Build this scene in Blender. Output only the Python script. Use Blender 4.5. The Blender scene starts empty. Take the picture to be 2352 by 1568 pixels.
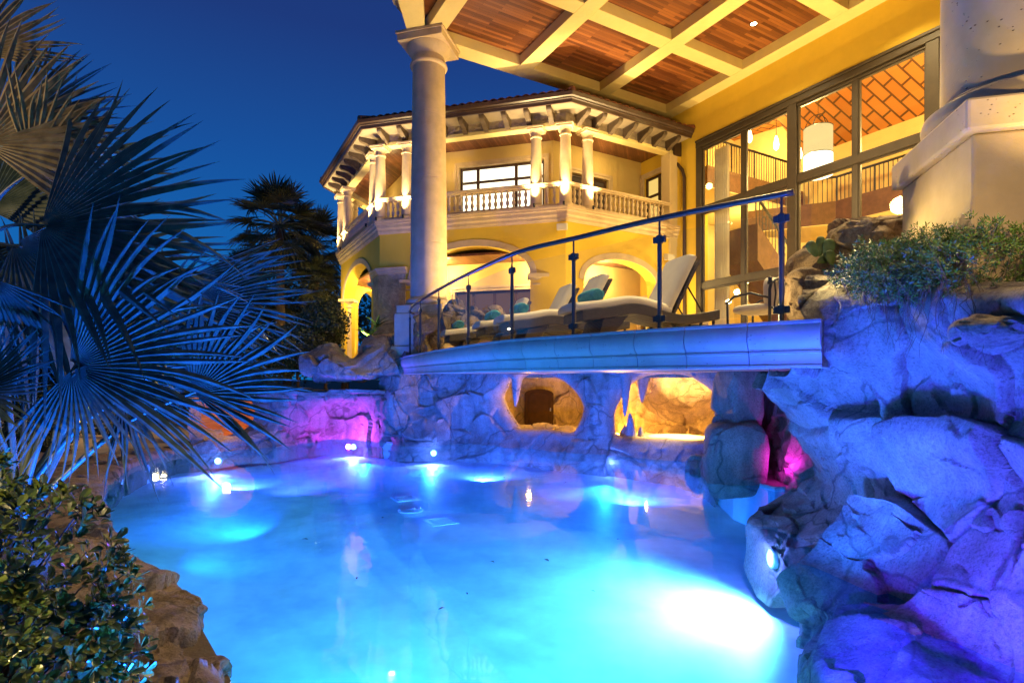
import bpy, bmesh, math, random
import numpy as np
from mathutils import Vector, Matrix, noise as mn
R = math.radians
sc = bpy.context.scene
col = sc.collection
rnd = random.Random(7)
# ------------------------------------------------------------------ frame of the place
HZ, FP, YH = 1.65, 1270.0, 868.0          # eye height, focal length and horizon used while surveying the photograph
def W(px, py, Y):
    return Vector(((px-1176)/FP*Y, Y, HZ+(YH-py)/FP*Y))
def Wz(px, py, z):
    Y = (z-HZ)*FP/(YH-py)
    return Vector(((px-1176)/FP*Y, Y, z))
U1 = Vector((.8681590, .4962862)); VV = Vector((.4962862, -.8681590)); O2 = Vector((-2.165, 14.39))
ANG = math.atan2(U1.y, U1.x)
def TL(a, b, z):                            # loggia frame: a towards the facade, b along it, nearer
    p = O2+U1*a+VV*b
    return Vector((p.x, p.y, z))
def ident(x, y, z): return Vector((x, y, z))
# ------------------------------------------------------------------ tagging
def tag(o, label=None, cat=None, group=None, kind=None):
    if label: o['label'] = label
    if cat: o['category'] = cat
    if group: o['group'] = group
    if kind: o['kind'] = kind
    return o
def thing(name, loc, label, cat, group=None, rz=0):
    o = bpy.data.objects.new(name, None); col.objects.link(o)
    o.empty_display_size = .1
    o.location = loc; o.rotation_euler = (0, 0, rz)
    return tag(o, label, cat, group)
def own(child, parent):                     # parent while keeping the child where it was built
    child.parent = parent
    m = Matrix.LocRotScale(parent.location, parent.rotation_euler, parent.scale)
    if parent.parent is not None:
        q = parent.parent
        m = Matrix.LocRotScale(q.location, q.rotation_euler, q.scale) @ parent.matrix_parent_inverse @ m
    child.matrix_parent_inverse = m.inverted()
    return child
def copy_tree(o, parent=None):
    c = o.copy(); col.objects.link(c)
    if parent is not None:
        pi = o.matrix_parent_inverse.copy(); c.parent = parent; c.matrix_parent_inverse = pi
    for ch in list(o.children): copy_tree(ch, c)
    return c
# ------------------------------------------------------------------ mesh builder
class MB:
    def __init__(s): s.v = []; s.f = []
    def add(s, vs, fs):
        n = len(s.v); s.v += [tuple(p) for p in vs]; s.f += [tuple(i+n for i in f) for f in fs]; return s
    def box(s, x0, x1, y0, y1, z0, z1, T=ident):
        vs = [T(x, y, z) for z in (z0, z1) for x, y in ((x0, y0), (x1, y0), (x1, y1), (x0, y1))]
        return s.add(vs, [(3, 2, 1, 0), (4, 5, 6, 7), (0, 1, 5, 4), (1, 2, 6, 5), (2, 3, 7, 6), (3, 0, 4, 7)])
    def prism(s, poly, z0, z1, T=ident):    # poly in x,y ; extruded in z
        n = len(poly)
        vs = [T(x, y, z0) for x, y in poly]+[T(x, y, z1) for x, y in poly]
        fs = [tuple(range(n))[::-1], tuple(range(n, 2*n))]+[(i, (i+1) % n, n+(i+1) % n, n+i) for i in range(n)]
        return s.add(vs, fs)
    def wallpoly(s, poly, n0, n1, T):       # poly in (s,z) ; extruded along the facet normal
        k = len(poly)
        vs = [T(x, n0, z) for x, z in poly]+[T(x, n1, z) for x, z in poly]
        fs = [tuple(range(k)), tuple(range(k, 2*k))[::-1]]+[((i+1) % k, i, k+i, k+(i+1) % k) for i in range(k)]
        return s.add(vs, fs)
    def lathe(s, prof, c=(0, 0, 0), n=24, T=None, cap=True):
        c = Vector(c); vs = []; fs = []
        for r, z in prof:
            for i in range(n):
                a = 2*math.pi*i/n
                p = Vector((r*math.cos(a), r*math.sin(a), z))
                vs.append(T(*(p+c)) if T else p+c)
        m = len(prof)
        for j in range(m-1):
            for i in range(n):
                k = (i+1) % n
                fs.append((j*n+i, j*n+k, (j+1)*n+k, (j+1)*n+i))
        if cap:
            fs.append(tuple(range(n))[::-1]); fs.append(tuple(range((m-1)*n, m*n)))
        return s.add(vs, fs)
    def tube(s, pts, r, n=8, cap=True, flat=1.0):
        pts = [Vector(p) for p in pts]; rr = r if isinstance(r, (list, tuple)) else [r]*len(pts)
        vs = []; fs = []; up = Vector((0, 0, 1)); N = None
        for i, p in enumerate(pts):
            t = (pts[min(i+1, len(pts)-1)]-pts[max(i-1, 0)]).normalized()
            if N is None:
                N = t.cross(up) if abs(t.z) < .95 else t.cross(Vector((1, 0, 0)))
            N = (N-t*N.dot(t)).normalized(); B = t.cross(N)
            for k in range(n):
                a = 2*math.pi*(k+.5)/n
                vs.append(p+(N*math.cos(a)*flat+B*math.sin(a))*rr[i])
        for i in range(len(pts)-1):
            for k in range(n):
                q = (k+1) % n
                fs.append((i*n+k, i*n+q, (i+1)*n+q, (i+1)*n+k))
        if cap:
            fs.append(tuple(range(n))[::-1]); fs.append(tuple(range((len(pts)-1)*n, len(pts)*n)))
        return s.add(vs, fs)
    def sweep(s, line, prof, side=1, closed_prof=True, ends=True):
        # line: plan points; prof: (out, z) loop; out is along the mitred normal on 'side'
        L = [Vector(p[:2]) for p in line]; m = len(prof); vs = []; fs = []
        for i, p in enumerate(L):
            d0 = (L[i]-L[i-1]).normalized() if i > 0 else None
            d1 = (L[i+1]-L[i]).normalized() if i < len(L)-1 else None
            d0 = d0 or d1; d1 = d1 or d0
            n0 = Vector((d0.y, -d0.x))*side; n1 = Vector((d1.y, -d1.x))*side
            nb = (n0+n1).normalized(); k = 1/max(.4, nb.dot(n0))
            for o, z in prof:
                q = p+nb*o*k
                vs.append((q.x, q.y, z))
        for i in range(len(L)-1):
            for j in range(m if closed_prof else m-1):
                q = (j+1) % m
                fs.append((i*m+j, i*m+q, (i+1)*m+q, (i+1)*m+j))
        if ends and closed_prof:
            fs.append(tuple(range(m))[::-1]); fs.append(tuple(range((len(L)-1)*m, len(L)*m)))
        return s.add(vs, fs)
    def build(s, name, mat, parent=None, smooth=False, bevel=0, recalc=True, auto=None):
        me = bpy.data.meshes.new(name); me.from_pydata(s.v, [], s.f); me.update()
        if recalc:
            bm = bmesh.new(); bm.from_mesh(me); bmesh.ops.recalc_face_normals(bm, faces=bm.faces); bm.to_mesh(me); bm.free()
        o = bpy.data.objects.new(name, me); col.objects.link(o)
        me.materials.append(mat)
        if smooth or auto:
            me.polygons.foreach_set('use_smooth', [True]*len(me.polygons))
        if auto:
            me.set_sharp_from_angle(angle=R(auto))
        if bevel:
            b = o.modifiers.new('bevel', 'BEVEL'); b.width = bevel; b.segments = 2; b.limit_method = 'ANGLE'
        if parent is not None: own(o, parent)
        return o
def grid_faces(nu, nv, off=0):
    return [(off+j*nu+i, off+j*nu+i+1, off+(j+1)*nu+i+1, off+(j+1)*nu+i) for j in range(nv-1) for i in range(nu-1)]
def offs(line, e, side=1):
    L = [Vector(p[:2]) for p in line]; out = []
    for i, p in enumerate(L):
        d0 = (L[i]-L[i-1]).normalized() if i > 0 else None
        d1 = (L[i+1]-L[i]).normalized() if i < len(L)-1 else None
        d0 = d0 or d1; d1 = d1 or d0
        n0 = Vector((d0.y, -d0.x))*side; n1 = Vector((d1.y, -d1.x))*side
        nb = (n0+n1).normalized(); out.append(p+nb*(e/max(.4, nb.dot(n0))))
    return out
def catmull(pts, n):
    pts = [np.array(p, float) for p in pts]; P = [2*pts[0]-pts[1]]+pts+[2*pts[-1]-pts[-2]]; out = []
    m = len(pts)-1
    for k in range(n):
        t = k/(n-1)*m; i = min(int(t), m-1); f = t-i
        a, b, c, d = P[i:i+4]
        out.append(.5*((2*b)+(c-a)*f+(2*a-5*b+4*c-d)*f*f+(3*b-a-3*c+d)*f**3))
    return out
# ------------------------------------------------------------------ materials
class NT:
    def __init__(s, name):
        s.m = bpy.data.materials.new(name); s.m.use_nodes = True; s.t = s.m.node_tree; s.t.nodes.clear()
        s.out = s.n('ShaderNodeOutputMaterial')
    def n(s, typ, **kw):
        x = s.t.nodes.new(typ)
        for k, v in kw.items(): setattr(x, k, v)
        return x
    def l(s, a, b): s.t.links.new(a, b)
    def coord(s, rotz=0, scale=(1, 1, 1)):
        tc = s.n('ShaderNodeTexCoord'); mp = s.n('ShaderNodeMapping')
        mp.inputs['Rotation'].default_value = (0, 0, rotz); mp.inputs['Scale'].default_value = scale
        s.l(tc.outputs['Object'], mp.inputs['Vector']); return mp.outputs['Vector']
    def noise(s, vec, scale, detail=4, rough=.55, dist=0):
        x = s.n('ShaderNodeTexNoise'); x.inputs['Scale'].default_value = scale; x.inputs['Detail'].default_value = detail
        x.inputs['Roughness'].default_value = rough; x.inputs['Distortion'].default_value = dist
        s.l(vec, x.inputs['Vector']); return x.outputs['Fac']
    def ramp(s, fac, stops):
        x = s.n('ShaderNodeValToRGB'); e = x.color_ramp.elements
        while len(e) < len(stops): e.new(.5)
        for i, (p, c) in enumerate(stops):
            e[i].position = p; e[i].color = (*c, 1) if len(c) == 3 else c
        s.l(fac, x.inputs['Fac']); return x.outputs['Color']
    def mixc(s, fac, a, b, mode='MIX'):
        x = s.n('ShaderNodeMix', data_type='RGBA', blend_type=mode)
        for sock, v in ((x.inputs[0], fac), (x.inputs[6], a), (x.inputs[7], b)):
            if isinstance(v, (int, float)): sock.default_value = v
            elif isinstance(v, tuple): sock.default_value = (*v, 1)
            else: s.l(v, sock)
        return x.outputs[2]
    def math(s, op, a, b=0.0):
        x = s.n('ShaderNodeMath', operation=op)
        for sock, v in zip(x.inputs, (a, b)):
            if isinstance(v, (int, float)): sock.default_value = v
            else: s.l(v, sock)
        return x.outputs[0]
    def bump(s, h, strength=.3, dist=.02, normal=None):
        x = s.n('ShaderNodeBump'); x.inputs['Strength'].default_value = strength; x.inputs['Distance'].default_value = dist
        s.l(h, x.inputs['Height'])
        if normal is not None: s.l(normal, x.inputs['Normal'])
        return x.outputs['Normal']
    def pbr(s, colr, rough=.6, metal=0, normal=None, spec=.4, **kw):
        b = s.n('ShaderNodeBsdfPrincipled')
        if isinstance(colr, tuple): b.inputs['Base Color'].default_value = (*colr, 1)
        else: s.l(colr, b.inputs['Base Color'])
        if isinstance(rough, (int, float)): b.inputs['Roughness'].default_value = rough
        else: s.l(rough, b.inputs['Roughness'])
        b.inputs['Metallic'].default_value = metal; b.inputs['Specular IOR Level'].default_value = spec
        for k, v in kw.items(): b.inputs[k].default_value = v
        if normal is not None: s.l(normal, b.inputs['Normal'])
        s.l(b.outputs[0], s.out.inputs['Surface']); return s.m
def m_noisy(name, c, var=.25, scale=6, rough=.65, bscale=40, bstr=.25, bdist=.01, spec=.3, metal=0):
    t = NT(name); v = t.coord(); f = t.noise(v, scale, 5, .6)
    lo = tuple(x*(1-var) for x in c); hi = tuple(min(1, x*(1+var)) for x in c)
    colr = t.ramp(f, [(.3, lo), (.7, hi)])
    n = t.bump(t.noise(v, bscale, 6, .65), bstr, bdist)
    return t.pbr(colr, rough, metal, n, spec)
def m_travertine(name, c, pits=1.0, sc_=1.0):
    t = NT(name); v = t.coord(); f = t.noise(v, 3*sc_, 6, .6)
    base = t.ramp(f, [(.3, tuple(x*.82 for x in c)), (.7, tuple(min(1, x*1.1) for x in c))])
    st = t.coord(scale=(1, 1, 1.8))
    vo = t.n('ShaderNodeTexVoronoi'); vo.inputs['Scale'].default_value = 26*sc_; t.l(st, vo.inputs['Vector'])
    pn = t.noise(v, 9*sc_, 3, .6)
    r1 = t.math('ADD', vo.outputs['Distance'], t.math('MULTIPLY', t.math('SUBTRACT', .62, pn), .9))
    pit = t.ramp(r1, [(.10, (0, 0, 0)), (.2, (1, 1, 1))])
    colr = t.mixc(t.math('MULTIPLY', t.math('SUBTRACT', 1.0, pit), .6*pits), base, tuple(x*.3 for x in c))
    n = t.bump(pit, .5*pits, .012); n = t.bump(t.noise(v, 70*sc_, 5, .6), .15, .006, n)
    return t.pbr(colr, .7, 0, n, .3)
def m_stucco(name, c, var=.06):
    t = NT(name); v = t.coord(); f = t.noise(v, 1.3, 6, .65)
    colr = t.ramp(f, [(.3, tuple(x*(1-var) for x in c)), (.7, tuple(min(1, x*(1+var)) for x in c))])
    n = t.bump(t.noise(t.coord(scale=(1, 1, .45)), 12, 6, .6, .4), .35, .02)
    return t.pbr(colr, .8, 0, n, .2)
def m_rock(name, c, var=.35):
    t = NT(name); v = t.coord(); f = t.noise(v, 1.6, 8, .65, .3)
    colr = t.ramp(f, [(.25, tuple(x*(1-var) for x in c)), (.5, c), (.75, tuple(min(1, x*(1+var)) for x in c))])
    g = t.noise(v, 42, 8, .78); colr = t.mixc(.8, colr, t.ramp(g, [(.36, (.38, .35, .33)), (.54, (1, 1, 1))]), 'MULTIPLY')
    st_ = t.noise(t.coord(scale=(2.2, 2.2, .35)), 2.0, 5, .6); colr = t.mixc(.55, colr, t.ramp(st_, [(.38, (.45, .42, .40)), (.58, (1, 1, 1))]), 'MULTIPLY')
    # fine hairline cracks, part of the stone
    wv = t.n('ShaderNodeVectorMath', operation='ADD'); nz = t.n('ShaderNodeTexNoise'); nz.inputs['Scale'].default_value = 1.7
    t.l(v, nz.inputs['Vector']); sub = t.n('ShaderNodeVectorMath', operation='SCALE'); sub.inputs['Scale'].default_value = .5
    t.l(nz.outputs['Color'], sub.inputs[0]); t.l(v, wv.inputs[0]); t.l(sub.outputs[0], wv.inputs[1])
    vo = t.n('ShaderNodeTexVoronoi', feature='DISTANCE_TO_EDGE'); vo.inputs['Scale'].default_value = .62; t.l(wv.outputs[0], vo.inputs['Vector'])
    crack = t.ramp(vo.outputs['Distance'], [(.003, (0, 0, 0)), (.014, (1, 1, 1))])
    colr = t.mixc(t.math('MULTIPLY', t.math('SUBTRACT', 1.0, crack), .65), colr, tuple(x*.25 for x in c))
    n = t.bump(crack, .5, .02); n = t.bump(t.noise(v, 9, 10, .75, .2), .7, .06, n); n = t.bump(t.noise(v, 38, 6, .8), .8, .04, n)
    return t.pbr(colr, .78, 0, n, .25)
def m_planks(name, dark, light, rowh=.09, width=1.1, rot=0.0, axis='Z', rough=.35):
    t = NT(name); v = t.coord(rotz=rot)
    br = t.n('ShaderNodeTexBrick'); br.offset = .37; br.inputs['Scale'].default_value = 1
    br.inputs['Brick Width'].default_value = width; br.inputs['Row Height'].default_value = rowh
    br.inputs['Mortar Size'].default_value = .0025; br.inputs['Color1'].default_value = (0, 0, 0, 1); br.inputs['Color2'].default_value = (1, 1, 1, 1)
    br.inputs['Mortar'].default_value = (0, 0, 0, 1); br.inputs['Bias'].default_value = -.15
    t.l(v, br.inputs['Vector'])
    s2 = t.n('ShaderNodeMapping'); s2.inputs['Scale'].default_value = (1.2, 22, 22); t.l(v, s2.inputs['Vector'])
    g = t.noise(s2.outputs[0], 1.5, 6, .65, .6)
    f = t.math('ADD', t.math('MULTIPLY', br.outputs['Color'], .75), t.math('MULTIPLY', g, .4))
    colr = t.ramp(f, [(.12, dark), (.55, tuple((a+b)*.45 for a, b in zip(dark, light))), (1.0, light)])
    colr = t.mixc(br.outputs['Fac'], colr, tuple(x*.2 for x in dark))
    n = t.bump(t.math('SUBTRACT', 1.0, br.outputs['Fac']), .3, .004)
    return t.pbr(colr, rough, 0, n, .4)
def m_emit(name, c, s):
    t = NT(name); e = t.n('ShaderNodeEmission'); e.inputs['Color'].default_value = (*c, 1); e.inputs['Strength'].default_value = s
    t.l(e.outputs[0], t.out.inputs['Surface']); return t.m
def m_glass(name, tint=(.95, .97, .96), rough=.0, f0=1.5, gl=(1, 1, 1)):
    t = NT(name); tr = t.n('ShaderNodeBsdfTransparent'); tr.inputs['Color'].default_value = (*tint, 1)
    g = t.n('ShaderNodeBsdfGlossy'); g.inputs['Roughness'].default_value = rough; g.inputs['Color'].default_value = (*gl, 1)
    fr = t.n('ShaderNodeFresnel'); fr.inputs['IOR'].default_value = f0
    fac = t.math('MINIMUM', t.math('MULTIPLY', fr.outputs[0], .55), .16)
    mx = t.n('ShaderNodeMixShader'); t.l(fac, mx.inputs[0]); t.l(tr.outputs[0], mx.inputs[1]); t.l(g.outputs[0], mx.inputs[2])
    t.l(mx.outputs[0], t.out.inputs['Surface']); return t.m
def m_leaf(name, c1, c2, rough=.35, scale=14, spec=.5, trans=0.0):
    t = NT(name); v = t.coord(); f = t.noise(v, scale, 2, .5)
    colr = t.ramp(f, [(.35, c1), (.65, c2)])
    m = t.pbr(colr, rough, 0, None, spec)
    return m
def m_water(name):
    t = NT(name); tr = t.n('ShaderNodeBsdfTransparent'); tr.inputs['Color'].default_value = (.24, .70, 1, 1)
    g = t.n('ShaderNodeBsdfGlossy'); g.inputs['Roughness'].default_value = .04
    v = t.coord(); n = t.bump(t.noise(v, 2.2, 2, .5), .25, .015)
    t.l(n, g.inputs['Normal'])
    fr = t.n('ShaderNodeFresnel'); fr.inputs['IOR'].default_value = 1.33; t.l(n, fr.inputs['Normal'])
    ge = t.n('ShaderNodeNewGeometry'); fac = t.math('ADD', t.math('MULTIPLY', fr.outputs[0], t.math('SUBTRACT', 1.0, ge.outputs['Backfacing'])), t.math('MULTIPLY', ge.outputs['Backfacing'], .06))
    mx = t.n('ShaderNodeMixShader'); t.l(fac, mx.inputs[0]); t.l(tr.outputs[0], mx.inputs[1]); t.l(g.outputs[0], mx.inputs[2])
    t.l(mx.outputs[0], t.out.inputs['Surface']); return t.m
M = {}
M['stone'] = m_travertine('column_stone', (.58, .44, .26))
M['stone_near'] = m_travertine('near_column_stone', (.55, .42, .26), 2.2, .75)
M['stone_pit'] = m_travertine('pitted_stone', (.50, .38, .24), 1.5, .9)
M['coping'] = m_travertine('coping_stone', (.42, .39, .35), 1.3, .9)
M['stucco'] = m_stucco('yellow_stucco', (.70, .475, .05))
M['stucco_in'] = m_stucco('inner_stucco', (.62, .46, .17))
M['stucco_pale'] = m_stucco('cream_stucco', (.66, .52, .27))
M['rough_stone'] = m_noisy('rough_frieze_stone', (.40, .32, .22), .3, 5, .8, 7, 1.0, .08)
M['beam'] = m_stucco('beam_plaster', (.70, .57, .24))
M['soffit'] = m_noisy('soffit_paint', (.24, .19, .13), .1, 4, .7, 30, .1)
M['corbel'] = m_noisy('corbel_wood', (.10, .07, .045), .25, 9, .6, 40, .2)
M['fascia'] = m_noisy('bronze_gutter', (.045, .024, .017), .2, 5, .4, 30, .1, spec=.5)
M['tile'] = m_noisy('clay_roof_tile', (.20, .075, .04), .5, 4, .75, 30, .3)
M['panel'] = m_planks('mahogany_ceiling', (.085, .022, .008), (.34, .12, .035), .085, 1.3, -ANG)
M['panel2'] = m_planks('balcony_ceiling', (.12, .04, .018), (.30, .12, .05), .07, 1.5, -ANG-R(45))
M['bronze'] = m_noisy('bronze_window_frame', (.040, .029, .018), .15, 5, .45, 40, .1, spec=.45)
M['darkwood'] = m_noisy('dark_wood', (.06, .03, .018), .3, 6, .45, 30, .15)
M['iron'] = m_noisy('black_iron', (.015, .014, .016), .2, 20, .35, 60, .1, spec=.5)
M['post'] = m_noisy('dark_railing_metal', (.03, .03, .04), .15, 10, .28, 60, .05, spec=.6)
M['door'] = m_noisy('grotto_door_wood', (.016, .007, .003), .3, 6, .7, 30, .15, spec=.05)
M['ped'] = m_noisy('grey_plaster', (.42, .31, .19), .18, 1.6, .8, 25, .3, .015)
M['glass'] = m_glass('clear_glass', (.97, .98, .97), 0, 1.35)
M['glass_rail'] = m_glass('railing_glass', (.95, .97, .97), 0, 1.3)
M['rock'] = m_rock('carved_rock', (.40, .33, .27))
M['rock_warm'] = m_rock('tan_rock', (.40, .29, .18))
M['plaster'] = m_noisy('pool_plaster', (.70, .76, .80), .20, 1.6, .5, 12, .15)
M['water'] = m_water('pool_water')
M['wicker'] = None
M['cushion'] = m_noisy('cream_cushion', (.72, .64, .50), .06, 3, .9, 180, .25, .004, .1)
M['towel'] = m_noisy('teal_towel', (.12, .42, .44), .18, 25, .95, 160, 1.0, .01, .1)
M['ground'] = m_noisy('garden_soil', (.10, .075, .05), .4, 2, .9, 20, .5, .03)
M['path'] = m_noisy('sandstone_path', (.34, .24, .14), .25, 1.5, .8, 25, .3, .02)
M['deck'] = m_noisy('deck_travertine', (.45, .36, .25), .2, 2, .6, 30, .15)
M['trunk'] = m_noisy('palm_trunk', (.10, .07, .045), .4, 12, .9, 25, .8, .03)
M['palm'] = m_leaf('fan_palm_leaf', (.035, .06, .045), (.085, .12, .09), .33)
M['palm_tan'] = m_leaf('fan_palm_tan_leaf', (.16, .12, .05), (.34, .26, .12), .5)  # tan tone, for upper fronds and one trunk
M['palm_far'] = m_leaf('far_palm_leaf', (.035, .045, .015), (.085, .085, .025), .45)
M['petiole'] = m_leaf('palm_stem', (.06, .085, .06), (.12, .14, .09), .4)
M['bushleaf'] = m_leaf('shrub_leaf', (.016, .045, .016), (.11, .13, .022), .28, 9)
M['hedge'] = m_leaf('hedge_leaf', (.02, .04, .01), (.07, .09, .02), .5)
M['fine'] = m_leaf('fine_shrub_leaf', (.022, .06, .005), (.085, .15, .010), .5)
M['twig'] = m_noisy('dry_twig', (.12, .08, .06), .3, 20, .9, 60, .2)
M['cactus'] = m_leaf('cactus_pad', (.06, .10, .02), (.12, .17, .04), .55)
M['agave'] = m_leaf('agave_leaf', (.10, .20, .03), (.25, .36, .06), .4)
M['white_plastic'] = m_noisy('white_plastic', (.62, .58, .5), .05, 4, .5, 40, .05)
M['intwall'] = m_stucco('interior_plaster', (.72, .56, .25), .06)
M['intwood'] = m_noisy('interior_wood', (.13, .065, .03), .25, 5, .5, 30, .1)
M['blk'] = m_noisy('cord', (.02, .02, .02), .1, 5, .6, 30, .05)
def m_wicker():
    t = NT('wicker'); v = t.coord(rotz=R(-16)); w = t.n('ShaderNodeTexBrick'); w.inputs['Scale'].default_value = 1
    w.inputs['Brick Width'].default_value = .028; w.inputs['Row Height'].default_value = .012; w.inputs['Mortar Size'].default_value = .003
    w.inputs['Color1'].default_value = (.10, .075, .06, 1); w.inputs['Color2'].default_value = (.16, .12, .095, 1); w.inputs['Mortar'].default_value = (.02, .015, .012, 1)
    mp = t.n('ShaderNodeMapping'); mp.inputs['Rotation'].default_value = (R(90), 0, 0); t.l(v, mp.inputs['Vector']); t.l(mp.outputs[0], w.inputs['Vector'])
    n = t.bump(t.math('SUBTRACT', 1.0, w.outputs['Fac']), .6, .006)
    return t.pbr(w.outputs['Color'], .5, 0, n, .4)
M['wicker'] = m_wicker()
SKY_STOPS = [(0.0, (.006, .165, .50)), (.18, (.006, .13, .45)), (.35, (.008, .082, .335)), (.52, (.012, .042, .20)), (1.0, (.010, .028, .13))]
# ------------------------------------------------------------------ camera, dusk sky
cam = bpy.data.cameras.new('camera'); co = bpy.data.objects.new('camera', cam); col.objects.link(co)
co.location = (0, 0, HZ); co.rotation_euler = (R(90), 0, 0)
cam.sensor_width = 36; cam.lens = 36*FP/2352; cam.shift_y = (YH-784)/2352; cam.clip_start = .05; cam.clip_end = 2000
sc.camera = co
w = bpy.data.worlds.new('World'); sc.world = w; w.use_nodes = True
nt = w.node_tree; nt.nodes.clear()
wo = nt.nodes.new('ShaderNodeOutputWorld'); bg = nt.nodes.new('ShaderNodeBackground')
sky = nt.nodes.new('ShaderNodeTexSky'); sky.sky_type = 'NISHITA'; sky.sun_disc = False
sky.sun_elevation = R(-3); sky.sun_rotation = R(180); sky.ozone_density = 6.0
tc = nt.nodes.new('ShaderNodeTexCoord'); sep = nt.nodes.new('ShaderNodeSeparateXYZ'); nt.links.new(tc.outputs['Generated'], sep.inputs[0])
ramp = nt.nodes.new('ShaderNodeValToRGB'); e = ramp.color_ramp.elements
while len(e) < len(SKY_STOPS): e.new(.5)
for i, (p, c) in enumerate(SKY_STOPS): e[i].position = p; e[i].color = (*c, 1)
nt.links.new(sep.outputs[2], ramp.inputs[0])
bg.inputs[1].default_value = 1.0; nt.links.new(ramp.outputs[0], bg.inputs[0])
bg2 = nt.nodes.new('ShaderNodeBackground'); bg2.inputs[1].default_value = .1; nt.links.new(sky.outputs[0], bg2.inputs[0])   # last of the twilight
ad = nt.nodes.new('ShaderNodeAddShader'); nt.links.new(bg.outputs[0], ad.inputs[0]); nt.links.new(bg2.outputs[0], ad.inputs[1]); nt.links.new(ad.outputs[0], wo.inputs[0])
sc.view_settings.view_transform = 'Standard'; sc.view_settings.look = 'None'; sc.view_settings.exposure = 0; sc.view_settings.gamma = 1
sc.cycles.use_denoising = True
try: sc.cycles.denoiser = 'OPENIMAGEDENOISE'
except Exception: pass
sc.cycles.max_bounces = 6; sc.cycles.diffuse_bounces = 3; sc.cycles.glossy_bounces = 3; sc.cycles.transparent_max_bounces = 16
sc.cycles.sample_clamp_indirect = 4; sc.cycles.caustics_reflective = False; sc.cycles.caustics_refractive = False
# ------------------------------------------------------------------ lamps
KE = [1.0]
def point(name, p, e, c, r=.05):
    l = bpy.data.lights.new(name, 'POINT'); l.energy = e*KE[0]; l.color = c; l.shadow_soft_size = r
    o = bpy.data.objects.new(name, l); col.objects.link(o); o.location = p; return o
def spot(name, p, tgt, e, c, size=60, blend=.6, r=.04):
    r = min(r, .035)
    l = bpy.data.lights.new(name, 'SPOT'); l.energy = e*KE[0]; l.color = c; l.shadow_soft_size = r; l.spot_size = R(size); l.spot_blend = blend
    o = bpy.data.objects.new(name, l); col.objects.link(o); o.location = p
    o.rotation_euler = (Vector(tgt)-Vector(p)).to_track_quat('-Z', 'Y').to_euler(); return o
def area(name, p, tgt, e, c, sx, sy):
    l = bpy.data.lights.new(name, 'AREA'); l.energy = e*KE[0]; l.color = c; l.shape = 'RECTANGLE'; l.size = sx; l.size_y = sy
    o = bpy.data.objects.new(name, l); col.objects.link(o); o.location = p
    o.rotation_euler = (Vector(tgt)-Vector(p)).to_track_quat('-Z', 'Y').to_euler(); return o
# ------------------------------------------------------------------ numeric noise for rock
def hash3(i, j, k, seed):
    h = (i.astype(np.int64)*374761393+j.astype(np.int64)*668265263+k.astype(np.int64)*2147483647+seed*144269) & 0xffffffff
    h = ((h ^ (h >> 13))*1274126177) & 0xffffffff
    h = (h ^ (h >> 16)) & 0xffffff
    return h/float(0xffffff)*2-1
def vnoise(p, seed=0):
    f = np.floor(p); t = p-f; t = t*t*(3-2*t); i, j, k = f[:, 0], f[:, 1], f[:, 2]; r = 0
    for dx in (0, 1):
        for dy in (0, 1):
            for dz in (0, 1):
                wgt = (t[:, 0] if dx else 1-t[:, 0])*(t[:, 1] if dy else 1-t[:, 1])*(t[:, 2] if dz else 1-t[:, 2])
                r = r+wgt*hash3(i+dx, j+dy, k+dz, seed)
    return r
def fbm(p, sc_, oct_=4, seed=0):
    a = 1; s = 0; q = p*sc_
    for o in range(oct_): s = s+a*vnoise(q, seed+o*17); a *= .5; q = q*2.03
    return s
def facets(p, cell, seed, warp=.16, stretch=(1, 1, 1)):
    rs = np.random.RandomState(seed)
    q = p/np.array(stretch)
    q = q+warp*cell*np.stack([fbm(q, .8/cell, 3, seed+s) for s in (1, 2, 3)], 1)
    lo, hi = q.min(0)-cell, q.max(0)+cell
    n = np.ceil((hi-lo)/cell).astype(int)
    seeds = np.array([[i, j, k] for i in range(n[0]) for j in range(n[1]) for k in range(n[2])], float)
    seeds = lo+(seeds+rs.rand(*seeds.shape))*cell
    d1 = np.full(len(q), 1e9); d2 = d1.copy(); idx = np.zeros(len(q), int)
    for s in range(len(seeds)):
        d = ((q-seeds[s])**2).sum(1)
        b = d < d1
        d2 = np.where(b, d1, np.minimum(d2, d)); d1 = np.where(b, d, d1); idx[b] = s
    off = rs.rand(len(seeds))*2-1; tilt = rs.randn(len(seeds), 3)
    loc = (q-seeds[idx])
    edge = np.sqrt(d2)-np.sqrt(d1)
    return off[idx], (loc*tilt[idx]).sum(1)/cell, edge/cell
def rock_disp(p, cell, amp, seed, groove=.5, gw=.03, fine=.12, tilt=1.1, mid=.10):
    o, tl, e = facets(p, cell, seed)
    sm = .45+.55*np.clip(e/.05, 0, 1)
    d = amp*(o*.6+tl*tilt)*sm+amp*mid*fbm(p, 1.1/cell, 4, seed+5)
    d -= amp*groove*np.exp(-(e/gw)**2)
    o2, tl2, e2 = facets(p, cell*.38, seed+71, .45)
    d += amp*.24*(o2*.5+tl2)*(.5+.5*np.clip(e2/.05, 0, 1))-amp*.04*np.exp(-(e2/.03)**2)
    d += amp*fine*fbm(p, 5/cell, 4, seed+9)
    return d
def interp_grid(rows, nu, nv):
    k = max(len(r) for r in rows)
    A = [catmull([tuple(q) for q in r], nu) for r in rows]
    return np.array([catmull([A[j][i] for j in range(len(rows))], nv) for i in range(nu)]).transpose(1, 0, 2)   # nv,nu,3
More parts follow.
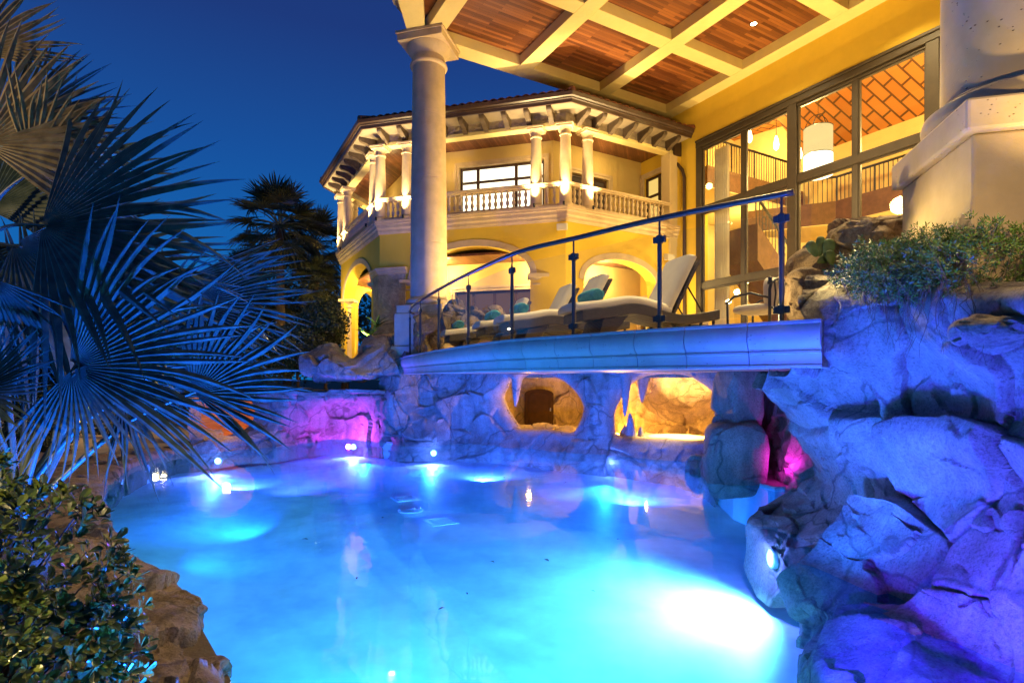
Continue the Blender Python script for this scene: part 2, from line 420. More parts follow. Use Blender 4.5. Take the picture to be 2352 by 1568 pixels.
def rockpatch(name, rows, nu, nv, cell, amp, seed, mat, parent=None, thick=(0, .8, 0), flip=False, **kw):
    G = interp_grid(rows, nu, nv); P0 = G.reshape(-1, 3)
    du = np.gradient(G, axis=1); dv = np.gradient(G, axis=0)
    N = np.cross(du, dv).reshape(-1, 3); N /= np.linalg.norm(N, axis=1)[:, None]+1e-9
    c = np.array([0, 0, HZ])-P0
    if (N*c).sum() < 0: N = -N
    P1 = P0+N*rock_disp(P0, cell, amp, seed, **kw)[:, None]
    back = P1+np.array(thick); n = len(P1)
    vs = np.concatenate([P1, back]); fs = grid_faces(nu, nv)
    ring = [i for i in range(nu)]+[j*nu+nu-1 for j in range(1, nv)]+[(nv-1)*nu+i for i in range(nu-2, -1, -1)]+[j*nu for j in range(nv-2, 0, -1)]
    m = MB(); m.v = [tuple(x) for x in vs]
    m.f = fs+[tuple(n+i for i in f[::-1]) for f in fs]+[(ring[(i+1) % len(ring)], ring[i], n+ring[i], n+ring[(i+1) % len(ring)]) for i in range(len(ring))]
    return m.build(name, mat, parent, auto=38)
def boulder(name, c, r, seed, mat, parent=None, cell=.5, amp=.12, sub=5, rot=0, boxy=.8, **kw):
    bm = bmesh.new(); bmesh.ops.create_icosphere(bm, subdivisions=sub, radius=1)
    me = bpy.data.meshes.new(name); bm.to_mesh(me); bm.free()
    p = np.array([v.co[:] for v in me.vertices]); n = p.copy()
    p = np.sign(p)*np.abs(p)**boxy
    ca, sa = math.cos(rot), math.sin(rot)
    q = p*np.array(r); q = np.stack([q[:, 0]*ca-q[:, 1]*sa, q[:, 0]*sa+q[:, 1]*ca, q[:, 2]], 1)+np.array(c)
    q = q+n*rock_disp(q, cell, amp, seed, **kw)[:, None]
    me.vertices.foreach_set('co', q.ravel()); me.update()
    me.polygons.foreach_set('use_smooth', [True]*len(me.polygons)); me.set_sharp_from_angle(angle=R(38))
    o = bpy.data.objects.new(name, me); col.objects.link(o); me.materials.append(mat)
    if parent is not None: own(o, parent)
    return o
def seg_dist(P, poly):
    # distance and nearest point from P (N,2) to a closed polygon
    best = np.full(len(P), 1e9); near = np.zeros_like(P); inside = np.zeros(len(P), bool)
    m = len(poly)
    for i in range(m):
        a = np.array(poly[i]); b = np.array(poly[(i+1) % m]); ab = b-a
        t = np.clip(((P-a)@ab)/(ab@ab+1e-12), 0, 1); q = a+t[:, None]*ab
        d = np.linalg.norm(P-q, axis=1); k = d < best; best[k] = d[k]; near[k] = q[k]
        c = ((a[1] > P[:, 1]) != (b[1] > P[:, 1]))
        with np.errstate(divide='ignore', invalid='ignore'):
            xx = (b[0]-a[0])*(P[:, 1]-a[1])/(b[1]-a[1]+1e-15)+a[0]
        inside ^= c & (P[:, 0] < xx)
    return best, near, inside
def smooth_poly(poly, n=80):
    pts = [np.array(p, float) for p in poly]; m = len(pts); out = []
    for k in range(n):
        t = k/n*m; i = int(t); f = t-i; a, b, c, d = (pts[(i-1) % m], pts[i % m], pts[(i+1) % m], pts[(i+2) % m])
        out.append(tuple(.5*((2*b)+(c-a)*f+(2*a-5*b+4*c-d)*f*f+(3*b-a-3*c+d)*f**3)))
    return out
# ------------------------------------------------------------------ pool
SHORE = [(-3.27, 4.69), (-4.3, 5.95), (-5.6, 7.43), (-6.5, 8.9), (-7.2, 10.6), (-7.4, 11.9), (-7.0, 12.7), (-5.9, 13.9), (-5.2, 15.2), (-3.9, 15.2), (-3.4, 14.2), (-2.5, 13.7), (-.74, 14.25),
         (1.35, 13.8), (2.56, 13.2), (3.7, 11.0), (3.6, 9.0), (3.9, 8.2), (5.2, 8.4), (5.4, 7.0), (4.0, 6.3), (3.55, 5.2), (3.2, 4.3), (3.0, 3.4), (3.2, 2.2), (2.4, .9), (.8, .2), (-.6, .35), (-1.1, 1.6), (-1.5, 2.95), (-1.95, 3.5), (-2.4, 4.05)]
DEPTH = -.78
mb = MB(); n = len(SHORE)
cen = Vector((0, 7.5))
far = [tuple(cen+(Vector(p)-cen).normalized()*500) for p in SHORE]
mid = [tuple(cen+(Vector(p)-cen)*1.6) for p in SHORE]
mb.v = [(x, y, .04) for x, y in SHORE]+[(x, y, .04) for x, y in mid]+[(x, y, .04) for x, y in far]
mb.f = [(k*n+i, k*n+(i+1) % n, (k+1)*n+(i+1) % n, (k+1)*n+i) for k in (0, 1) for i in range(n)]
tag(mb.build('ground', M['ground']), kind='structure')
mb = MB(); mb.prism(SHORE, DEPTH-.3, DEPTH)
mb2 = MB(); mb2.v = [(x, y, z) for z in (DEPTH-.2, .035) for x, y in SHORE]+[(x+(x-cen.x)*.02, y+(y-cen.y)*.02, z) for z in (DEPTH-.2, .035) for x, y in SHORE]
mb2.f = [(i, (i+1) % n, n+(i+1) % n, n+i) for i in range(n)]+[(2*n+i, 3*n+i, 3*n+(i+1) % n, 2*n+(i+1) % n) for i in range(n)]+[(n+i, n+(i+1) % n, 3*n+(i+1) % n, 3*n+i) for i in range(n)]
fx_, fy_ = np.linspace(-8.5, 6.5, 90), np.linspace(-.5, 16.5, 100); fv = []
for y in fy_:
    for x in fx_:
        t_ = min(1, max(0, (y-6.5)/6.3)); t_ = t_*t_*(3-2*t_); t2 = min(1, max(0, (-3.2-x)/2.5)); t2 = t2*t2*(3-2*t2)
        fv.append((x, y, DEPTH+.38*max(t_, t2*.9)))
mb = MB(); mb.v = fv; mb.f = grid_faces(90, 100)
tag(mb.build('pool_floor', M['plaster'], smooth=True), kind='structure')
tag(mb2.build('pool_wall', M['plaster']), kind='structure')
wpoly = [tuple(cen+(Vector(p)-cen)*1.06) for p in SHORE]
mb = MB(); mb.v = [(x, y, 0) for x, y in wpoly]; mb.f = [tuple(range(n))[::-1]]
tag(mb.build('pool_water', M['water'], recalc=False), kind='structure')
# drains on the floor (two square covers, one round)
def floor_z(x, y):
    t_ = min(1, max(0, (y-6.5)/6.3)); t_ = t_*t_*(3-2*t_); t2 = min(1, max(0, (-3.2-x)/2.5)); t2 = t2*t2*(3-2*t2)
    return DEPTH+.38*max(t_, t2*.9)
def onfloor(px, py):
    z = DEPTH
    for _ in range(30):
        p = Wz(px, py, z); z = floor_z(p.x, p.y)
    return Wz(px, py, z)
def drain(px, py, shape, label):
    c = onfloor(px, py); o = thing('pool_drain', (c.x, c.y, c.z), label, 'pool drain', 'drain covers on the pool floor')
    T = lambda x, y, z: Vector((c.x+x*math.cos(.5)-y*math.sin(.5), c.y+x*math.sin(.5)+y*math.cos(.5), c.z+.03+z))
    if shape == 'sq':
        b = MB(); b.box(-.22, .22, -.22, .22, .002, .018, T); b.build('drain_cover', M['plaster'], o, bevel=.006)
        g = MB()
        for k in range(9): g.box(-.16, .16, -.17+k*.04, -.162+k*.04, .018, .022, T)
        g.build('slot', M['plaster'], o)
    else:
        b = MB(); b.lathe([(.12, .002), (.21, .002), (.21, .015), (.19, .022), (.14, .022), (.12, .015)], (0, 0, 0), 28, T, cap=False); b.build('drain_ring', M['plaster'], o, smooth=True)
        b = MB(); b.lathe([(.12, .001), (.12, .02), (.04, .035)], (0, 0, 0), 24, T); b.build('drain_cover', M['plaster'], o)
drain(1013, 1203, 'sq', 'square white drain cover on the pool floor, the nearer of the two square ones')
drain(932, 1149, 'sq', 'square white drain cover on the pool floor, the farther of the two square ones')
drain(944, 1177, 'rd', 'round drain cover on the pool floor between the two square covers')
for k, (px, py) in enumerate([(1232, 1095), (1158, 1098), (1300, 1110), (1072, 1365), (1015, 1400), (1255, 1288), (1420, 1240), (1130, 1292), (965, 1092), (1362, 1360), (880, 1190), (700, 1240), (820, 1330)]):
    c = onfloor(px, py); a = k*1.7; L = .028+.012*(k % 3)
    b = MB(); vs = []
    for u, w_, z in ((-1, .05, .004), (-.4, .42, .012), (.2, .45, .016), (.7, .25, .010), (1, .03, .004)):
        for q in (-1, 1): vs.append((c.x+L*(u*math.cos(a)-q*w_*math.sin(a)), c.y+L*(u*math.sin(a)+q*w_*math.cos(a)), c.z+.01+z))
    b.v = vs; b.f = [(2*i, 2*i+1, 2*i+3, 2*i+2) for i in range(4)]
    tag(b.build('fallen_leaf', M['darkwood'], None), 'tiny dark leaf lying on the pale pool floor', 'leaf', 'dark leaves on the pool floor')
lamp_lens = m_emit('pool_lamp_lens', (.75, .85, 1), 30)
lamp_lens2 = m_emit('pool_lamp_lens_violet', (.72, .62, 1), 22)
def pool_lamp(px, py, aim, e, c, label, lens, size=110, z=-.16, r=.065, fwd=.12, off=.0):
    p = Wz(px, py, z); a = Vector(aim); d = (a-p); d2 = Vector((d.x, d.y, 0)).normalized()
    o = thing('pool_light', p, label, 'pool light', 'underwater pool lights')
    Mx = d2.to_track_quat('Z', 'Y').to_matrix()
    T = lambda x, y, z_: p+Mx @ Vector((x, y, z_))
    b = MB(); b.lathe([(r, -.04), (r*1.3, -.04), (r*1.3, .01), (r, .02)], (0, 0, 0), 24, T, cap=False); b.build('trim_ring', M['plaster'], o, smooth=True)
    b = MB(); b.lathe([(r, -.02), (r, .0), (r*.6, .02), (r*.1, .03)], (0, 0, 0), 24, T); b.build('lens', lens, o, smooth=True)
    spot('pool_lamp', p+d2*fwd, a, e, c, size, .9, .08); point('pool_lamp_spill', p+d2*.22+Vector((0, 0, .06)), e*.05, (max(c[0], .3), .25, 1), .05)
# rim stones along the far left of the pool
TANR = M['rock_warm']
ROCKT = M['rock']
rl = catmull([(-4.25, 5.8), (-5.6, 7.43), (-6.5, 8.9), (-7.2, 10.6), (-7.35, 11.8), (-6.6, 12.4)], 7)
for i in range(6):
    a = Vector(rl[i]); b_ = Vector(rl[i+1]); nrm = Vector((-(b_-a).y, (b_-a).x)).normalized()
    if nrm.x > 0: nrm = -nrm
    rows = []
    for (o_, z_) in ((1.25, .07), (.8, .14), (.3, .16), (.03, .11), (-.05, .02), (-.02, -.25)):
        rows.append([(*(a.lerp(b_, .012+.976*t)+nrm*o_), z_) for t in (0, .33, .66, 1)])
    ob = rockpatch('coping_stone', rows, 36, 30, .5, .045, 40+i, TANR, thick=(0, 0, -.3), fine=.4)
    tag(ob, ['low tan rim stone at the pool edge, nearest the round-leaved shrub', 'low tan rim stone at the pool edge, second from the round-leaved shrub', 'low tan rim stone at the pool edge, third from the round-leaved shrub', 'low tan rim stone at the pool edge, fourth from the round-leaved shrub', 'violet-lit tan rim stone at the far left corner of the pool', 'tan rim stone beside the rock with the orange hollow'][i], 'rim stone', 'rim stones along the left pool edge')
rows = []
for (o_, z_) in ((2.6, .10), (1.7, .2), (.9, .23), (.35, .22), (.06, .16), (-.02, .05), (.05, -.25)):
    rows.append([(x-o_*nx, y-o_*ny, z_) for x, y, nx, ny in ((-3.9, 5.5, .7, .7), (-3.27, 4.69, .72, .69), (-2.4, 4.05, .75, .6), (-2.12, 3.75, .9, .4), (-1.86, 3.2, .95, .25), (-1.5, 2.8, .95, -.1), (-1.05, 1.5, 1, 0), (-.9, .4, 1, 0))])
rows = [[(x-0*1, y, z) for x, y, z in r] for r in rows]
ob = rockpatch('coping_boulder', rows, 150, 70, .55, .05, 77, TANR, thick=(0, 0, -.35), fine=.35)
tag(ob, 'tan rough rock ledge at the pool edge beside the round-leaved shrub', 'rock ledge')
# ------------------------------------------------------------------ left rocks with hollow, slot and violet niche
lr = thing('rock_outcrop', (-4.5, 14.5, 0), 'left blue-lit carved rock bank with orange hollow, dark slot and violet niche', 'rock')
def PR(*pts): return [W(*p) for p in pts]
rows = [PR((432, 905, 12.6), (480, 893, 12.9), (560, 893, 13.3), (640, 893, 13.6), (700, 897, 13.9), (790, 900, 14.0), (885, 900, 13.9)),
        PR((428, 930, 12.4), (480, 925, 13.2), (560, 920, 13.7), (640, 915, 13.5), (700, 925, 13.9), (790, 918, 14.1), (880, 915, 13.8)),
        PR((430, 970, 12.3), (480, 970, 13.1), (560, 965, 13.6), (640, 960, 13.4), (710, 950, 14.5), (790, 940, 15.0), (872, 945, 14.3)),
        PR((436, 1010, 12.2), (500, 1005, 12.4), (570, 1002, 12.9), (640, 995, 13.3), (710, 985, 14.6), (790, 975, 15.1), (872, 985, 14.4)),
        PR((440, 1042, 12.1), (505, 1041, 12.3), (570, 1033, 12.8), (640, 1027, 13.2), (710, 1018, 14.2), (790, 1010, 14.9), (875, 1018, 14.1)),
        PR((445, 1075, 12.0), (505, 1075, 12.2), (570, 1065, 12.7), (640, 1060, 13.1), (710, 1050, 14.1), (790, 1045, 14.7), (878, 1055, 14.0))]
rockpatch('rock_face', rows, 210, 90, .75, .09, 5, ROCKT, lr, thick=(0, 1.2, 0), fine=.2)
rows = [PR((700, 815, 14.2), (745, 793, 14.2), (775, 790, 14.3), (808, 812, 14.2), (850, 775, 14.6), (905, 762, 14.9), (945, 770, 14.6)),
        PR((692, 835, 13.4), (745, 815, 13.2), (780, 818, 13.2), (815, 826, 13.3), (860, 800, 13.6), (905, 790, 13.9), (945, 790, 14.1)),
        PR((694, 855, 13.2), (745, 848, 13.0), (780, 850, 12.9), (820, 850, 13.0), (860, 838, 13.2), (905, 830, 13.5), (950, 830, 13.9)),
        PR((715, 868, 13.5), (750, 868, 13.2), (790, 869, 13.1), (825, 868, 13.15), (865, 866, 13.3), (905, 862, 13.6), (950, 865, 13.9)),
        PR((720, 868.5, 15.0), (750, 869, 15.0), (790, 869.5, 15.0), (825, 869, 15.0), (865, 867, 15.0), (905, 866, 15.0), (950, 868, 15.0))]
rockpatch('overhanging_boulder', rows, 170, 80, .8, .09, 11, ROCKT, lr, thick=(0, .3, .0), fine=.2)
rows = [PR((640, 897, 13.65), (720, 898, 13.5), (800, 896, 13.5), (885, 896, 13.6)), PR((640, 896.5, 15.2), (720, 896.8, 15.2), (800, 896, 15.2), (885, 896, 15.2))]
rockpatch('slot_ledge', rows, 60, 20, .6, .03, 12, ROCKT, lr, thick=(0, 0, -.08))
rows = [PR((880, 858, 14.0), (905, 840, 13.6), (935, 800, 13.9), (965, 800, 14.1), (1010, 800, 14.2), (1060, 800, 14.3), (1120, 800, 14.4)),
        PR((868, 880, 13.9), (905, 868, 13.5), (935, 860, 13.6), (965, 862, 13.9), (1010, 860, 14.0), (1080, 862, 14.1), (1140, 864, 14.3)),
        PR((868, 910, 14.0), (895, 910, 13.4), (930, 910, 13.5), (965, 905, 13.8), (1010, 900, 13.9), (1075, 900, 14.0), (1140, 890, 14.4)),
        PR((868, 960, 14.2), (890, 960, 13.5), (925, 960, 13.5), (965, 955, 13.6), (1010, 950, 13.7), (1070, 945, 13.9), (1160, 930, 14.5)),
        PR((872, 1000, 14.2), (890, 1000, 13.6), (925, 1000, 13.4), (965, 1000, 13.4), (1010, 995, 13.5), (1070, 985, 13.9), (1140, 985, 14.3)),
        PR((878, 1022, 14.2), (890, 1023, 13.6), (925, 1024, 13.4), (965, 1024, 13.4), (1010, 1022, 13.6), (1070, 1018, 14.0), (1140, 1016, 14.2)),
        PR((878, 1060, 14.2), (890, 1060, 13.6), (925, 1060, 13.4), (965, 1060, 13.4), (1010, 1060, 13.6), (1070, 1055, 14.0), (1140, 1050, 14.2))]
rockpatch('rock_pier', rows, 170, 120, .8, .11, 23, ROCKT, lr, thick=(0, .9, 0), fine=.2)
# orange hollow: a scooped, wood-coloured bowl set into the bank
b = MB(); hc = W(513, 945, 12.85); 
ax = Vector((hc.x, hc.y-0, 0)).normalized()
vs = []; nr, na = 14, 40
for j in range(nr):
    rr = j/(nr-1)
    for i in range(na):
        a = 2*math.pi*i/na
        x = math.cos(a)*rr*.72*(1-.12*math.sin(a)); z = math.sin(a)*rr*.60
        vs.append((hc.x+x*.98+.08*(1-rr), hc.y-.12+x*.22+.55*(1-rr**2.2), hc.z+z+.05))
b.v = vs; b.f = [(j*na+i, j*na+(i+1) % na, (j+1)*na+(i+1) % na, (j+1)*na+i) for j in range(nr-1) for i in range(na)]
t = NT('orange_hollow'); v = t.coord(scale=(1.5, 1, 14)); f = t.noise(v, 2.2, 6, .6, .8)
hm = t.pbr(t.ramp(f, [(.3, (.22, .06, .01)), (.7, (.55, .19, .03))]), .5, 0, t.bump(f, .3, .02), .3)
b.build('orange_hollow', hm, lr, smooth=True)
# ------------------------------------------------------------------ grotto under the bridge
gr = thing('rock_grotto', (1.5, 13, 0), 'carved rock grotto under the bridge with two glowing openings and stalactites', 'grotto')
GS, GE = Vector((-.95, 14.4)), Vector((4.42, 10.9)); GD = (GE-GS).normalized(); GN = Vector((GD.y, -GD.x))   # GN towards the camera
if GN.y > 0: GN = -GN
def g_uz(px, py):
    r = (px-1176)/FP; k = GS.dot(GN); Y = k/(r*GN.x+GN.y); p = Vector((r*Y, Y)); return ((p-GS).dot(GD), HZ+(YH-py)/FP*Y)
def z3(x, y): return g_uz(901.6+.3667*x, 784+.3667*y)
hole1 = [z3(*q) for q in ((690, 350), (715, 290), (745, 240), (830, 214), (960, 208), (1060, 240), (1130, 290), (1180, 350), (1205, 415), (1190, 480), (1160, 540), (1120, 566), (960, 548), (810, 546), (770, 505), (725, 435))]
hole2 = [z3(*q) for q in ((1385, 500), (1392, 430), (1440, 340), (1500, 262), (1600, 215), (1740, 205), (1850, 215), (1930, 258), (2010, 320), (2065, 385), (2088, 470), (2090, 570), (2040, 625), (1900, 620), (1700, 604), (1420, 592))]
GL = (GE-GS).length
outer = [(-.2, -.5), (GL+.4, -.5), (GL+.4, 1.745), (-.2, 1.745)]
h1, h2 = smooth_poly(hole1), smooth_poly(hole2)
st = .022; us = np.arange(-.2, GL+.4, st); zs = np.arange(-.5, 1.745+st, st); nu, nv = len(us), len(zs)
UU, ZZ = np.meshgrid(us, zs); Q = np.stack([UU.ravel(), ZZ.ravel()], 1)
d1, n1, i1 = seg_dist(Q, h1); d2, n2, i2 = seg_dist(Q, h2)
hd = np.where(d1 < d2, d1, d2); near = np.where((d1 < d2)[:, None], n1, n2); ins = i1 | i2
sd = np.where(ins, -hd, hd)
snap = (sd < 0) & (sd > -st*1.2); Q[snap] = near[snap]; sdc = np.maximum(sd, 0)
t_ = np.clip(sdc/.42, 0, 1); hh = .34*np.sqrt(1-(1-t_)**2)
base = np.stack([GS.x+GD.x*Q[:, 0], GS.y+GD.y*Q[:, 0], Q[:, 1]], 1)
fl = .35*np.clip((.55-Q[:, 1])/.7, 0, 1)**2            # the foot flares out towards the water
n3 = np.array([GN.x, GN.y, 0])
front = base+n3*(hh+fl*t_+rock_disp(base, .8, .09, 31, fine=.25)*t_)[:, None]
back = base-n3*(hh*1.1+rock_disp(base+5, .8, .06, 33)*t_)[:, None]
ok = sd > -st*1.2
fs = []; N_ = nu*nv; idm = np.arange(2*N_); edge = snap
for j in range(nv-1):
    for i in range(nu-1):
        q = (j*nu+i, j*nu+i+1, (j+1)*nu+i+1, (j+1)*nu+i)
        if all(ok[k] for k in q) and not all(edge[k] for k in q):
            fs.append(q); fs.append(tuple((k if edge[k] else N_+k) for k in q[::-1]))
b = MB(); b.v = [tuple(x) for x in np.concatenate([front, back])]; b.f = fs
o = b.build('rock_face', M['rock'], gr, recalc=False, auto=40)
bm = bmesh.new(); bm.from_mesh(o.data); bmesh.ops.delete(bm, geom=[v for v in bm.verts if not v.link_faces], context='VERTS'); bmesh.ops.recalc_face_normals(bm, faces=bm.faces); bm.to_mesh(o.data); bm.free()
# chambers behind: floor, back walls, ceiling
rows = [PR((1120, 858, 16.6), (1180, 858, 17.3), (1250, 858, 17.4), (1320, 858, 17.2), (1372, 858, 15.6), (1440, 858, 14.6), (1520, 858, 14.9), (1600, 858, 14.8), (1700, 858, 13.6), (1790, 858, 12.4)),
        PR((1120, 900, 16.6), (1180, 900, 17.3), (1250, 900, 17.5), (1320, 900, 17.3), (1372, 900, 15.6), (1440, 900, 14.4), (1520, 900, 15.0), (1600, 900, 15.2), (1690, 905, 13.9), (1780, 900, 12.3)),
        PR((1120, 940, 16.6), (1180, 940, 17.3), (1250, 940, 17.5), (1320, 940, 17.3), (1372, 940, 15.6), (1440, 930, 14.4), (1520, 930, 14.8), (1600, 930, 14.8), (1690, 935, 13.5), (1780, 935, 12.2)),
        PR((1120, 990, 16.4), (1180, 990, 17.2), (1250, 990, 17.4), (1320, 990, 17.2), (1372, 990, 15.4), (1440, 985, 14.0), (1520, 985, 13.9), (1600, 985, 13.8), (1690, 990, 12.9), (1780, 990, 12.0)),
        PR((1120, 1040, 16.3), (1180, 1040, 17.1), (1250, 1040, 17.3), (1320, 1040, 17.1), (1372, 1040, 15.3), (1440, 1040, 13.9), (1520, 1040, 13.8), (1600, 1040, 13.7), (1690, 1040, 12.8), (1780, 1040, 11.9))]
rockpatch('cave_wall', rows, 200, 80, .9, .10, 51, M['rock_warm'], gr, thick=(0, .5, 0), fine=.2)
b = MB(); b.prism([(-1.3, 14.6), (4.3, 11.1), (5.6, 11.3), (5.8, 13.5), (3, 16.6), (2.5, 18), (-1.3, 18)], -.2, .17); b.build('cave_floor', M['rock_warm'], gr)
b = MB(); b.prism([(-1.3, 14.6), (4.3, 11.1), (5.6, 11.3), (5.8, 13.5), (3, 16.6), (2.5, 18), (-1.3, 18)], 1.66, 1.74); b.build('cave_ceiling', M['rock_warm'], gr)
rows = [PR((1090, 985, 14.7), (1180, 980, 14.5), (1250, 980, 14.45), (1330, 985, 14.2), (1420, 1000, 13.7), (1500, 1003, 13.0), (1570, 1012, 12.3), (1640, 1030, 11.5)),
        PR((1100, 992, 14.3), (1180, 988, 14.0), (1250, 988, 13.9), (1330, 995, 13.65), (1420, 1005, 13.15), (1500, 1010, 12.4), (1570, 1022, 11.6), (1640, 1042, 10.7)),
        PR((1110, 1000, 14.15), (1180, 1000, 13.85), (1250, 1002, 13.75), (1330, 1010, 13.5), (1420, 1016, 12.95), (1500, 1026, 12.1), (1570, 1042, 11.3), (1640, 1072, 10.2)),
        PR((1110, 1020, 14.1), (1180, 1022, 13.75), (1250, 1024, 13.65), (1330, 1030, 13.4), (1420, 1036, 12.8), (1500, 1050, 11.9), (1570, 1066, 11.0), (1640, 1100, 9.9)),
        PR((1110, 1050, 13.95), (1180, 1052, 13.5), (1250, 1054, 13.4), (1330, 1060, 13.1), (1420, 1070, 12.5), (1500, 1085, 11.6), (1570, 1105, 10.7), (1640, 1140, 9.6)),
        PR((1110, 1075, 13.95), (1180, 1077, 13.5), (1250, 1079, 13.4), (1330, 1085, 13.1), (1420, 1095, 12.5), (1500, 1115, 11.6), (1570, 1135, 10.7), (1640, 1170, 9.6))]
rockpatch('rock_ledge', rows, 220, 70, .7, .06, 61, M['rock'], gr, thick=(0, .6, 0), fine=.25)
def spike(name, top, bot, r, seed, mat=M['rock']):
    top, bot = Vector(top), Vector(bot); n = 22; b = MB(); k = 18; vs = []; fs = []
    for j in range(n):
        t = j/(n-1); p = top.lerp(bot, t); rr = r*(.12+.88*(1-t)**.75)*(1+.9*max(0, .12-t)/.12)
        for i in range(k):
            a = 2*math.pi*i/k; q = rr*(1+.10*math.sin(3*a+seed)+.06*math.sin(7*a+t*9+seed))
            vs.append((p.x+math.cos(a)*q, p.y+math.sin(a)*q, p.z))
    fs = [(j*k+i, j*k+(i+1) % k, (j+1)*k+(i+1) % k, (j+1)*k+i) for j in range(n-1) for i in range(k)]
    b.v = vs; b.f = fs+[tuple(range((n-1)*k, n*k))]
    b.build(name, mat, gr, smooth=True)
spike('stalactite', Wz(1187, 857, 1.74) if False else W(1187, 859, 13.3), W(1184, 933, 13.3), .15, 1)
spike('stalactite', W(1437, 855, 11.9), W(1435, 955, 11.9), .125, 2)
spike('stalactite', W(1476, 858, 12.6), W(1474, 924, 12.6), .16, 3)
spike('stalagmite', W(1449, 1006, 12.3), W(1447, 948, 12.3), .13, 4)
spike('stalagmite', W(1436, 1008, 12.5), W(1436, 978, 12.5), .16, 5)
spike('stalagmite', W(1472, 1006, 12.35), W(1472, 980, 12.35), .10, 6)
# grotto door
dr = MB(); dc = W(1238, 978, 16.9); dw, dh = .44, 1.13
arch = [(-dw, 0)]+[(-dw*math.cos(R(a))*1.0, dh-.16+.16*math.sin(R(a))) for a in range(0, 181, 15)]+[(dw, 0)]
TD = lambda s, n_, z: Vector((dc.x+s, dc.y-n_, dc.z+z))
dr.wallpoly(arch, 0, .06, TD); door = dr.build('door', M['door'], gr)
b = MB(); b.wallpoly([(x*.72, .1+z*.84) for x, z in arch], .06, .075, TD); b.build('door_panel', M['door'], door, bevel=.01)
b = MB(); b.box(.33, .36, .07, .13, .46, .56, TD); b.build('handle', M['iron'], door)
# lit stone table in the right chamber
tb = thing('round_table', W(1555, 1030, 12.4), 'round stone table glowing in warm light inside the right grotto opening', 'table')
tc_ = W(1555, 1002, 12.4)
b = MB(); b.lathe([(.60, tc_.z-.07), (.645, tc_.z-.05), (.645, tc_.z-.015), (.62, tc_.z)], (tc_.x, tc_.y, 0), 48); b.build('tabletop', M['stucco_pale'], tb, auto=30)
b = MB(); b.lathe([(.34, .1), (.26, tc_.z-.1), (.34, tc_.z-.07)], (tc_.x, tc_.y, 0), 24); b.build('pedestal', M['rock_warm'], tb, smooth=True)
# ------------------------------------------------------------------ right rocks: pier of stacked blocks, tunnel and tall wall
pr_ = thing('rock_pier', (3.5, 9.2, 0), 'stacked rock blocks standing in the water left of the magenta tunnel', 'rock')
c_ = W(1690, 1050, 8.9)
boulder('lower_block', (c_.x, 9.0, .36), (.47, .5, .60), 3, M['rock'], pr_, cell=.9, amp=.07, tilt=.5, rot=-.2, boxy=.45)
boulder('upper_block', (W(1697, 925, 9.2).x, 9.25, 1.30), (.33, .42, .58), 8, M['rock'], pr_, cell=.9, amp=.08, rot=.1, boxy=.45)
boulder('small_block', (W(1608, 1066, 9.5).x, 9.6, .10), (.17, .25, .20), 9, M['rock'], pr_, cell=.5, amp=.04, sub=4)
rows = [PR((1690, 850, 9.6), (1740, 850, 9.9), (1790, 850, 9.2), (1850, 850, 8.4), (1920, 850, 7.4)),
        PR((1700, 950, 9.6), (1745, 950, 10.2), (1790, 950, 9.2), (1850, 950, 8.4), (1920, 950, 7.4)),
        PR((1720, 1050, 9.3), (1755, 1060, 9.9), (1795, 1060, 8.9), (1850, 1060, 8.1), (1920, 1050, 7.2)),
        PR((1730, 1110, 9.0), (1765, 1108, 9.2), (1800, 1105, 8.5), (1850, 1105, 7.8), (1920, 1100, 7.0)),
        PR((1730, 1160, 9.0), (1765, 1160, 9.2), (1800, 1160, 8.3), (1850, 1160, 7.6), (1920, 1150, 6.8))]
rw = thing('rock_wall', (4, 5, 0), 'tall blue and violet lit carved rock wall on the right of the pool', 'rock wall')
rockpatch('tunnel_wall', rows, 100, 80, .7, .08, 71, M['rock'], rw, thick=(.4, .5, 0), fine=.2)
